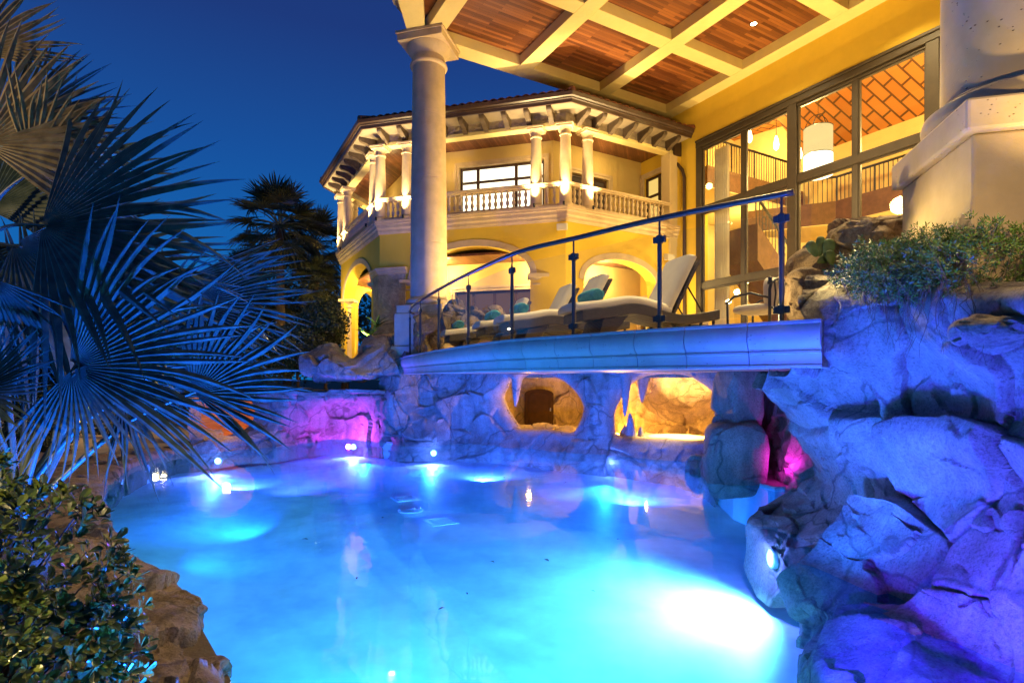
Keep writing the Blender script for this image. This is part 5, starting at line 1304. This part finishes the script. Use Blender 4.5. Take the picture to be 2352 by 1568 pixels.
def leafmesh(P, N, size, rs, kind='quad'):
    n = len(P); t = rs.randn(n, 3); t -= (t*N).sum(1)[:, None]*N; t /= np.linalg.norm(t, axis=1)[:, None]+1e-9; s = np.cross(N, t); sz = (size*(.65+.7*rs.rand(n)))[:, None]
    if kind == 'quad':
        V = np.stack([P-t*sz*.5, P+s*sz*.28+N*sz*.06, P+t*sz*.5, P-s*sz*.28+N*sz*.06], 1); return V.reshape(-1, 3), [(4*i, 4*i+1, 4*i+2, 4*i+3) for i in range(n)]
def leafcloud(name, mat, c, r, n, size, seed, parent=None, shell=.55, lump=.25):
    rs = np.random.RandomState(seed); d = rs.randn(n, 3); d /= np.linalg.norm(d, axis=1)[:, None]
    k = 1+lump*fbm(d*1.0+seed, 2.2, 3, seed)
    rr = (shell+(1-shell)*rs.rand(n)**.6)*k
    P = d*rr[:, None]*np.array(r)+np.array(c); keep = P[:, 2] > .03; P = P[keep]; d = d[keep]
    N = d+rs.randn(len(d), 3)*.7+np.array([0, 0, .3]); N /= np.linalg.norm(N, axis=1)[:, None]
    V, F = leafmesh(P, N, size, rs); b = MB(); b.v = [tuple(x) for x in V]; b.f = F
    return b.build(name, mat, parent, recalc=False)
# round-leaved shrub in the corner
sh = thing('round_leaf_shrub', (-2.1, 1.9, .05), 'dense round-leaved green shrub in the lower left corner', 'shrub')
def bush():
    rs = np.random.RandomState(3); b = MB(); sb = MB(); cnt = 0
    C0 = np.array((-2.34, 2.0, .48)); RR = np.array((.88, .62, .84))
    n = 4600
    d = rs.randn(n, 3); d /= np.linalg.norm(d, axis=1)[:, None]
    sup = (np.abs(d)**3.0).sum(1)**(-1/3.0)
    k = sup*(1+.08*fbm(d*2+4, 2.0, 3, 5))*np.where(rs.rand(n) < .65, 1, .72+.26*rs.rand(n))
    P = C0+d*k[:, None]*RR
    for i in range(n):
        p = Vector(P[i]); dd = Vector(d[i]/RR).normalized()
        if dd.y > .45 or p.z < .05: continue
        ax = (dd+Vector((0, 0, .45))+Vector(rs.randn(3))*.25).normalized()
        e1 = ax.orthogonal().normalized(); e2 = ax.cross(e1)
        m = rs.randint(5, 9); s0 = .036*(.75+.5*rs.rand())
        for q in range(m):
            a = q*2.4+rs.rand()*.5; el = .25+.75*(q/m)
            o = e1*math.cos(a)+e2*math.sin(a); ld = (o*math.cos(el*1.1)+ax*math.sin(el*1.1)).normalized()
            nn = (ax-ld*ax.dot(ld)).normalized(); sd = nn.cross(ld); L = s0*(.8+.4*rs.rand())*1.25; w_ = L*.26
            st = p-ax*.03*(1-q/m)+o*.006; cu = -.10*L
            vs = [st, st+ld*L*.35-sd*w_*.7+nn*L*.05, st+ld*L*.35, st+ld*L*.35+sd*w_*.7+nn*L*.05, st+ld*L*.72-sd*w_+nn*L*.06, st+ld*L*.72-nn*L*.02, st+ld*L*.72+sd*w_+nn*L*.06, st+ld*L*.93-sd*w_*.55+nn*cu*.3, st+ld*L+nn*cu*.5, st+ld*L*.93+sd*w_*.55+nn*cu*.3]
            b.add(vs, [(0, 2, 1), (0, 3, 2), (1, 2, 5, 4), (2, 3, 6, 5), (4, 5, 8, 7), (5, 6, 9, 8)])
        if i % 3 == 0: sb.tube([p-ax*.02, p-dd*.16-Vector((0, 0, .05)), p-dd*.4-Vector((0, 0, .2))], [.003, .004, .006], 4, cap=False)
    o = b.build('foliage', M['bushleaf'], sh, recalc=False); sb.build('twigs', M['twig'], sh)
bush()
# trailing fine-leaved shrub above the rock wall
ts = thing('trailing_shrub', W(2150, 640, 3.95), 'fine-leaved green shrub trailing over the top of the right rock wall', 'shrub')
def fine_shrub():
    rs = np.random.RandomState(9); b = MB(); tb_ = MB()
    lobes = [((2140, 618, 4.0), (.62, .35, .23), 1800), ((2050, 612, 4.3), (.34, .3, .19), 600), ((2280, 600, 3.5), (.45, .3, .24), 800), ((1985, 640, 4.6), (.24, .2, .14), 250), ((2130, 650, 3.85), (.5, .2, .12), 450), ((2190, 575, 3.85), (.38, .28, .16), 450)]
    for (px, py, Y), r, n in lobes:
        c = np.array(W(px, py, Y)); d = rs.randn(n, 3); d /= np.linalg.norm(d, axis=1)[:, None]; k = (.45+.6*rs.rand(n)**.7)*(1+.3*fbm(d*1.5, 2, 3, n))
        P = c+d*k[:, None]*np.array(r)
        for i in range(n):
            p = Vector(P[i]); ax = (Vector(d[i])*.7+Vector((0, 0, .7))+Vector(rs.randn(3))*.5).normalized(); e1 = ax.orthogonal().normalized(); e2 = ax.cross(e1)
            for q in range(9):
                a = q*2.4+rs.rand(); o = (e1*math.cos(a)+e2*math.sin(a)+ax*(.4+.1*q)).normalized(); L = .022+.018*rs.rand(); sd = o.cross(Vector(rs.randn(3))).normalized()*L*.13; st = p+ax*(.006*(q-5))
                b.add([st, st+o*L*.5+sd, st+o*L, st+o*L*.5-sd], [(0, 1, 2, 3)])
            if i % 5 == 0: tb_.tube([p, p-ax*.06, p-ax*.12-Vector((0, 0, .06))], .0018, 3, cap=False)
    b.build('foliage', M['fine'], ts, recalc=False)
    for k in range(46):
        x = rs.uniform(1985, 2230); c = W(x, 640+rs.rand()*20, 4.15-(x-2050)*.0042-.12); pts = [c]; L = rs.uniform(.15, .5); dx = rs.uniform(-.16, .10)
        for q in range(1, 7): pts.append(c+Vector((dx*q/6+.015*rs.randn(), -.03*q/6, -L*q/6)))
        tb_.tube(pts, [.0028-.0003*q for q in range(7)], 4, cap=False)
    for k in range(160):
        x = rs.uniform(2040, 2200); c = W(x, 640+rs.randn()*16, 3.85+.15*rs.rand()); a = rs.rand()*6.3; pts = [c+Vector((math.cos(a+q*.7)*.05*q*.4, -.02, math.sin(a+q*.7)*.03*q*.4)) for q in range(5)]
        tb_.tube(pts, .002, 3, cap=False)
    tb_.build('twigs', M['twig'], ts)
fine_shrub()
# prickly pear
pp = thing('prickly_pear', W(1885, 600, 5.35), 'small green prickly pear on the brown boulders below the window wall', 'cactus')
for px, py, Y, w_, h_, tl in ((1867, 572, 5.3, .055, .085, -.5), (1884, 566, 5.32, .05, .10, .1), (1902, 572, 5.3, .062, .10, .25), (1908, 592, 5.27, .05, .075, -.2), (1890, 596, 5.33, .045, .06, 1.1), (1950, 580, 5.6, .07, .09, .6)):
    c = W(px, py, Y); b = MB(); ca, sa = math.cos(tl), math.sin(tl)
    b.lathe([(.001, -1), (.35, -.9), (.62, -.6), (.9, -.1), (1.0, .3), (.86, .72), (.5, .94), (.001, 1)], (0, 0, 0), 20, lambda x, y, z: c+Vector((x*w_*ca+z*h_*sa, y*.016, z*h_*ca-x*w_*sa)), cap=False); b.build('pad', M['cactus'], pp, smooth=True)
def sword_plant(name, px, py, Y, n, L, w_, mat, label, cat, seed):
    rs = random.Random(seed); c = W(px, py, Y); o = thing(name, c, label, cat)
    for k in range(n):
        a = k*2.4; el = .45+.9*rs.random(); d = Vector((math.cos(a)*math.cos(el), math.sin(a)*math.cos(el), math.sin(el))); sd = Vector((-math.sin(a), math.cos(a), 0)); l_ = L*(.7+.5*rs.random()); vs = []
        for q in range(8):
            t_ = q/7; p = c+d*l_*t_+Vector((0, 0, -.35*l_*t_*t_))+Vector((math.cos(a), math.sin(a), 0))*.25*l_*t_*t_; ww = w_*(math.sin(math.pi*(.18+.82*t_))**.8)*(1-.6*t_)+.002
            vs += [p-sd*ww, p+Vector((0, 0, -ww*.35)), p+sd*ww]
        b = MB(); b.add(vs, [(i*3+j, i*3+j+1, i*3+4+j, i*3+3+j) for i in range(7) for j in (0, 1)]); b.build('leaf', mat, o, recalc=False)
    return o
sword_plant('agave', 848, 775, 14.9, 13, .62, .055, M['agave'], 'bright green uplit agave among the rocks left of the tall column', 'agave', 4)
sword_plant('sword_plant', 866, 752, 15.2, 12, .55, .05, M['hedge'], 'dark bromeliad-like rosette beside the uplit agave', 'plant', 6)
# ------------------------------------------------------------------ garden behind
rows = [(-30, 60), (-22, 24), (-13.5, 20), (-9.5, 17), (-8.0, 14), (-7.9, 11.5), (-9.3, 9.0), (-10.5, 12), (-13, 16), (-19, 20), (-34, 40)]
b = MB(); b.prism(rows, .0, .075); tag(b.build('path', M['path']), kind='structure')
rows = [(-10.8, 18.6), (-8.4, 17.2), (-8.1, 17.7), (-10.5, 19.1)]
stp = thing('garden_step', (-9.5, 18, .1), 'low stone garden steps beside the path, left of the orange hollow', 'steps')
for k in range(3):
    b = MB(); b.prism([(x+.12*k, y+.5*k) for x, y in rows], .078, .22+.14*k); b.build('tread', M['path'], stp, bevel=.02)
def far_palm_proto():
    o = thing('palm_tree', (0, 0, 0), 'x', 'palm', 'fan palms beyond the rocks'); rs = random.Random(5)
    b = MB(); b.tube([(0, 0, 0), (.05, 0, 2), (0, .05, 4), (0, 0, 5.2)], [.22, .17, .15, .17], 10); b.build('trunk', M['trunk'], o, smooth=True)
    for k in range(38):
        a = k*2.4; el = 1.40-2.5*(k/38); d = Vector((math.cos(a)*math.cos(el), math.sin(a)*math.cos(el), math.sin(el))); l_ = 1.0+.2*rs.random(); c0 = Vector((0, 0, 5.15)); hub = c0+d*l_+Vector((0, 0, -.12))
        frond(o, hub, d+Vector((0, 0, -.25)), Vector((-d.x*.4, -d.y*.4, 1)), 1.0+.2*rs.random(), 215, 26, .22, M['palm_far'], c0, k, .022)
    return o
fp = far_palm_proto()
for i, (px, py, Y, s, rz, lab) in enumerate([(642, 520, 24, 1.12, 0, 'fan palm with the highest crown, dark against the sky left of the house wing'), (722, 565, 27, 1.05, 1.1, 'fan palm whose leaves touch the balcony end of the house wing'), (728, 648, 24, .62, 2.0, 'short yellow-lit fan palm below the two taller crowns'), (560, 640, 30, .9, 3.0, 'dim fan palm half hidden by the near palm leaves'), (640, 690, 26, .55, .6, 'short fan palm low behind the rock outcrop')]):
    o = fp if i == 0 else copy_tree(fp)
    c = W(px, py, Y); o.scale = (s, s, s); o.location = (c.x, c.y, c.z-5.15*s); o.rotation_euler = (0, 0, rz); o['label'] = lab
def shrub(name, px, py, Y, r, n, size, seed, mat, label, cat, group=None, **kw):
    c = W(px, py, Y); o = thing(name, (c.x, c.y, .05), label, cat, group); leafcloud('foliage', mat, c, r, n, size, seed, o, **kw)
    b = MB(); b.tube([(c.x, c.y, .04), (c.x+.05, c.y, max(.1, c.z*.6)), (c.x, c.y, c.z)], [.07, .05, .02], 7); b.build('trunk', M['trunk'], o); return o
shrub('shrub', 745, 742, 17.5, (.78, .78, .85), 5200, .10, 21, M['hedge'], 'feathery olive-green shrub beside the bright column of the house wing', 'shrub', shell=.3)
shrub('hedge', 680, 800, 16.8, (1.1, .8, .75), 5200, .09, 22, M['hedge'], 'dark clipped hedge above the rock outcrop, below the fan palms', 'hedge', shell=.7, lump=.1)
shrub('hedge', 610, 820, 19.5, (1.4, 1.0, .9), 4800, .10, 23, M['hedge'], 'dark clipped hedge farther left, behind the near palm leaves', 'hedge', shell=.7, lump=.1)
shrub('hedge', 262, 985, 16.0, (.75, .7, .50), 4200, .07, 24, M['hedge'], 'low rounded dark hedge beside the garden path', 'hedge', shell=.75, lump=.08)
shrub('shrub', 60, 1010, 12.0, (.9, .7, .5), 3600, .09, 25, M['hedge'], 'low dark shrub at the left edge beside the path', 'shrub', shell=.5)
shrub('shrub', 190, 935, 21, (.8, .6, .35), 2600, .10, 26, M['agave'], 'yellow-green lit flower bed shrub at the far end of the path', 'shrub', shell=.4)
shrub('hedge', 380, 905, 24, (2.2, 1.0, .8), 4200, .13, 27, M['hedge'], 'long dark hedge behind the garden steps', 'hedge', shell=.6)
shrub('hedge', 20, 925, 22, (3.0, 1.2, .8), 4200, .13, 37, M['hedge'], 'long dark hedge at the far left behind the path', 'hedge', shell=.6)
def tree(px, py, Y, r, n, size, seed, label):
    c = W(px, py, Y); o = thing('dark_tree', (c.x, c.y, .04), label, 'tree', 'dark trees at the back of the garden')
    b = MB(); b.tube([(c.x, c.y, 0), (c.x+.2, c.y, c.z*.5), (c.x, c.y, c.z)], [.3, .22, .08], 9)
    rs = random.Random(seed)
    for k in range(7):
        a = rs.random()*6.3; b.tube([(c.x+.1, c.y, c.z*(.45+.06*k)), (c.x+math.cos(a)*r[0]*.6, c.y+math.sin(a)*r[1]*.6, c.z+rs.uniform(-.3, .6)*r[2])], [.10, .03], 6)
    b.build('trunk', M['trunk'], o)
    leafcloud('crown', M['hedge'], c, r, n, size, seed, o, shell=.25, lump=.5)
for a in [(90, 790, 30, (4.0, 3, 3.4), 7000, .26, 31, 'broad dark tree at the far left, behind the near palm'), (330, 770, 34, (3.8, 3, 3.2), 7000, .26, 32, 'round dark tree at the back between the far-left tree and the fan palms'), (500, 755, 33, (3.2, 3, 3.6), 7000, .26, 33, 'dark tree close behind the fan palms'), (655, 745, 32, (3.0, 3, 3.3), 7000, .24, 34, 'dark tree directly behind the highest fan palm'), (790, 730, 36, (3.4, 3, 2.8), 5200, .24, 35, 'dark tree seen through the end arch of the house wing'), (220, 830, 38, (5.0, 3, 2.4), 6000, .28, 36, 'low wide dark tree behind the garden path')]: tree(*a)
# leaning palm trunk lit from its foot, garden lamps
lt = thing('palm_tree', W(128, 1015, 15), 'leaning palm trunk lit yellow from its foot beside the garden path', 'palm')
p0, p1 = W(126, 1018, 15), W(150, 880, 15.2); tr_ = MB(); pts = [p0.lerp(p1, t) for t in np.linspace(0, 1, 24)]
tr_.tube(pts+[p1+Vector((.4, .1, 2.2))], [.13+(.015 if i % 2 else 0) for i in range(24)]+[.11], 10); tr_.build('trunk', M['palm_tan'], lt)
top_ = p1+Vector((.4, .1, 2.2))
for k in range(9):
    a = k*2.4; d = Vector((math.cos(a), math.sin(a), .35)); frond(lt, top_+d*.6, d, Vector((-d.x*.3, -d.y*.3, 1)), .7, 200, 22, .25, M['palm_far'], top_, k, .018)
gl = m_emit('garden_lamp_glow', (1, .75, .3), 30)
for px, py, Y, lab in ((361, 855, 20, 'small glowing garden lamp, the left and lower of the close pair'), (379, 844, 20.5, 'small glowing garden lamp, the right and upper of the close pair')):
    c = W(px, py, Y); o = thing('garden_lamp', (c.x, c.y, .05), lab, 'garden lamp', 'small lamps behind the near palm')
    b = MB(); b.tube([(c.x, c.y, .04), (c.x, c.y, c.z-.06)], .02, 6); b.build('post', M['iron'], o)
    b = MB(); b.lathe([(.02, -.06), (.06, -.02), (.055, .04), (.01, .06)], c, 12); b.build('bulb', gl, o, smooth=True)
    point('garden_lamp_light', c+Vector((0, -.15, .02)), 14, (1, .75, .3), .05)
# ------------------------------------------------------------------ lamps of the place, and added fill lights
WARM = (1, .70, .27); AMB = (1, .55, .10); ORG = (1, .50, .07)
# pool lamps (visible fittings)
pool_lamp(501, 1058, Vector((-6.3, 10.6, -.7)), 460, (.20, .17, 1), 'violet-white underwater pool light below the rock with the orange hollow', lamp_lens2, 130)
pool_lamp(812, 1026, Vector((-3.9, 12.9, -.7)), 460, (.28, .17, 1), 'violet-white underwater pool light in front of the violet niche', lamp_lens2, 130)
pool_lamp(996, 1040, Vector((-1.9, 11.9, -.7)), 460, (.22, .17, 1), 'violet-white underwater pool light below the rock pier left of the grotto', lamp_lens2, 130)
pool_lamp(1405, 1063, Vector((1.7, 10.3, -.8)), 460, (.22, .17, 1), 'violet-white underwater pool light below the pillar of the grotto', lamp_lens2, 130)
pool_lamp(1772, 1283, Vector((1.75, 5.75, -.85)), 1300, (.40, .90, 1), 'brightest white underwater pool light at the foot of the right rock wall', lamp_lens, 140, -.20, .075, .16)
# unseen near-edge lamps, supposed under the camera and added as general fill
spot('pool_near_fill', (.2, .7, -.25), (-.2, 4.4, -2.2), 2600, (.25, .72, 1), 108, .9, .1)
spot('pool_near_fill', (-1.0, 2.4, -.35), (-.2, 6.5, -2.0), 3300, (.012, .22, 1), 115, .9, .1)
spot('pool_left_fill', (-4.2, 6.6, -.30), (-1.0, 9.8, -.45), 180, (.004, .18, 1), 120, .9, .1)  # unseen side lamp added to even out the blue on the floor
spot('pool_corner_lamp', (1.75, 2.3, -.35), (2.8, 3.6, -.1), 800, (.16, .16, 1), 160, .9, .1)
spot('pool_far_fill', (-.6, 11.2, -.3), (-.4, 14, -.2), 950, (.08, .13, 1), 150, .9, .1)  # these mid-pool fills are unseen, added to brighten the far underwater wall
spot('pool_far_fill', (2.0, 9.6, -.3), (3.0, 12.2, -.2), 800, (.08, .13, 1), 150, .9, .1)
spot('pool_far_fill', (-5.2, 10.4, -.3), (-6, 13, -.2), 600, (.09, .13, 1), 150, .9, .1)
spot('violet_flood', (1.0, 9.4, -.15), (1.4, 13.2, .8), 520, (.14, .13, 1), 110, .9, .1)  # unseen fill added in mid-pool for the grotto front
spot('pool_right_fill', (2.2, 6.3, -.30), (-3.0, 9.0, -.45), 420, (.02, .20, 1), 120, .9, .05)  # unseen lamp added on the right for more blue across the floor
for q, a in (((-6.2, 11.6, -.22), (-2.0, 6.6, -.5)), ((-3.6, 13.4, -.22), (-1.8, 7.0, -.5)), ((-1.9, 12.7, -.22), (-.6, 6.5, -.5)), ((1.9, 11.2, -.22), (.6, 6.0, -.5))):
    spot('pool_beam_fill', q, a, 800, (.015, .14, 1), 95, .9, .03)  # extra blue spots added beside the visible lamps to widen their reach
spot('violet_flood', (2.0, 2.5, -.12), (3.1, 3.2, .6), 380, (.18, .0, 1), 120, .9, .05)
spot('pool_shore_fill', (-3.6, 8.2, -.28), (-6.9, 9.2, -.35), 420, (.01, .15, 1), 140, .9, .03)  # unseen lamp added to brighten the left shore wall
spot('violet_flood', (1.35, 2.25, .06), W(2230, 1400, 3.5), 230, (.20, .005, 1), 62, .95, .03)
# blue and violet garden floods set at the water line, aimed at coping and rocks
spot('blue_flood', (.3, 2.6, -.15), (1.4, 5.6, 1.9), 70, (.01, .16, 1), 70, .9, .1)
spot('blue_flood', (-2.2, 7.0, -.15), (-.6, 9.0, 1.9), 160, (.01, .13, 1), 110, .9, .1)
spot('violet_flood', (1.6, 3.4, -.15), (3.4, 3.6, 1.6), 620, (.085, .018, 1), 130, .9, .1)
spot('blue_flood', (2.1, 4.5, .02), (3.3, 4.9, 1.5), 560, (.012, .12, 1), 110, .9, .1)
spot('violet_flood', (-4.3, 9.6, -.1), (-3.8, 13.6, 1.2), 1300, (.12, .11, 1), 110, .9, .1)
spot('blue_flood', (-.75, 2.3, -.12), (-2.2, 2.9, 1.7), 2500, (.025, .15, 1), 80, .9, .06)
spot('garden_fill', (-5.2, 1.2, 2.6), (-3.4, 3.3, 3.4), 380, (1, .68, .30), 45, .9, .06)  # unseen warm lamp added to brighten the upper palm leaves
spot('garden_fill', (-3.2, -.8, 2.4), (-2.2, 1.9, .4), 1500, (1, .76, .36), 46, .9, .06)  # unseen warm lamp added to brighten the corner shrub
p = W(800, 1008, 14.3); point('niche_lamp', (p.x, p.y, .12), 160, (.45, .04, 1), .06)
p = W(1815, 1050, 8.4); point('tunnel_lamp', (p.x-.05, p.y, .35), 15, (.75, .02, .8), .05)
K_GROT, K_LOG, K_COL, K_ROOM, K_WING, K_GARD = 16, 2.6, 5, 1.6, 1.3, 3
KE[0] = K_GROT
# orange hollow
point('hollow_lamp', W(520, 950, 12.55), 1.0, (1, .5, .12), .08)
# grotto
p = W(1192, 978, 14.9); spot('grotto_uplight', (p.x, p.y, .36), W(1165, 900, 14.6), 90, ORG, 100, .9, .04)
point('grotto_lamp', W(1300, 975, 15.6), 7, ORG, .06)
point('grotto_lamp', W(1215, 880, 14.9), 8, ORG, .06)
p = W(1420, 985, 13.3); point('grotto_lamp', p, 26, ORG, .05)
point('grotto_lamp', W(1480, 880, 13.6), 12, ORG, .06)
p = W(1592, 945, 13.7); spot('niche_uplight', p, W(1580, 880, 14.6), 60, (1, .66, .2), 70, .8, .03)
spot('table_lamp', (tc_.x, tc_.y, 1.62), (tc_.x, tc_.y, 0), 60, (1, .70, .25), 90, .5, .04)
KE[0] = K_LOG
# loggia
for a, b_ in ((1.4, 7.3), (4.2, 7.3), (7.1, 7.3), (1.4, 10.2), (4.2, 10.2), (7.1, 10.2)): downlight(a, b_, 'recessed ceiling light in a coffer nearer the camera', True)
spot('column_uplight', TL(.80, -.02, 3.35), TL(.75, .1, 10.4), 900, WARM, 62, .9, .05)
spot('column_uplight', TL(.55, .55, 3.35), TL(.2, .1, 10), 110, WARM, 50, .9, .05)
for b_, e in ((.75, 420), (4.4, 420), (7.7, 420), (11, 300)): spot('wall_uplight', TL(7.7, b_, ZD+.15), TL(7.0, b_, 10), e, WARM, 100, .9, .05)
spot('terrace_uplight', TL(3.0, 1.6, ZD+.15), TL(3.2, 1.5, 10.4), 260, WARM, 95, .9, .05)
point('terrace_lamp', TL(5.5, 5.5, 6.5), 160, WARM, .25)
p = W(2440, 470, 3.3); spot('column_uplight', (3.35, 2.95, 2.7), (3.6, 3.9, 5.5), 55, WARM, 90, .9, .05)
KE[0] = K_ROOM
spot('pedestal_fill', (2.3, 6.4, 2.35), (3.1, 4.0, 3.0), 130, WARM, 70, .9, .05)  # unseen lamp added on the deck to warm the pedestal
spot('shrub_fill', (2.62, 5.15, 2.75), (3.1, 3.9, 2.45), 80, (1, .78, .3), 90, .9, .05)  # unseen lamp added to light the trailing shrub
spot('shrub_top_fill', TL(.6, 12.6, 10.3), (3.2, 3.75, 2.4), 1300, WARM, 24, .9, .05)  # unseen ceiling spot added to warm shrub and plinth from above
spot('column_fill', TL(2.4, 2.4, ZD+.15), TL(0, 0, 6.2), 1300, WARM, 70, .9, .06)  # added deck lamp, stands in for loggia light on the column
spot('pedestal_front_fill', (2.60, 2.62, 2.72), (3.35, 4.0, 3.1), 34, WARM, 130, .9, .05)  # unseen lamp added just outside the view to warm the pedestal front
# rooms
for a, b_, z, e in ((10.8, 3.5, 8.2, 520), (11.5, 7.5, 8.2, 620), (10.5, 11, 8.2, 420), (12.6, 0.0, 10.4, 260), (13.4, 6.5, 5.4, 200), (12.4, 0, 6.8, 160), (10.4, 4.0, 4.2, 160), (13.6, 10, 8.8, 160)): point('hall_lamp', TL(a, b_, z), e, (1, .68, .22), .07)
KE[0] = K_WING
# wing
for k, ss in ((0, (2.2,)), (1, (1.3, 4.2)), (2, (1.5, 3.8)), (3, (1.5,))):
    T = FAC[k][4]
    for s_ in ss:
        point('arcade_lamp', T(s_, -1.0, 5.1), 150, WARM, .12); point('balcony_lamp', T(s_, -.9, 8.7), 22, WARM, .12)
T = FAC[2][4]; L = FAC[2][3]
spot('arch_uplight', T(L-.35, -.7, 2.1), T(L-.45, -.15, 6), 160, (1, .78, .4), 70, .9, .05)
T = FAC[1][4]; spot('arch_uplight', T(.9, .35, 2.2), T(.9, .1, 6), 60, WARM, 70, .9, .05)
KE[0] = K_GARD
# planting
p = W(835, 775, 14.6); spot('agave_lamp', p, W(848, 745, 14.95), 22, (.85, 1, .35), 90, .8, .03)
p = W(118, 1022, 14.5); spot('trunk_lamp', p, W(135, 960, 15), 60, (1, .78, .3), 90, .8, .04)
point('flower_lamp', W(185, 925, 20.3), 30, (1, .8, .2), .1)
point('garden_glow', W(735, 690, 21), 40, (1, .72, .25), .2)
spot('path_glow', W(60, 700, 16), W(240, 1020, 14), 260, (1, .70, .32), 80, 1, .2)
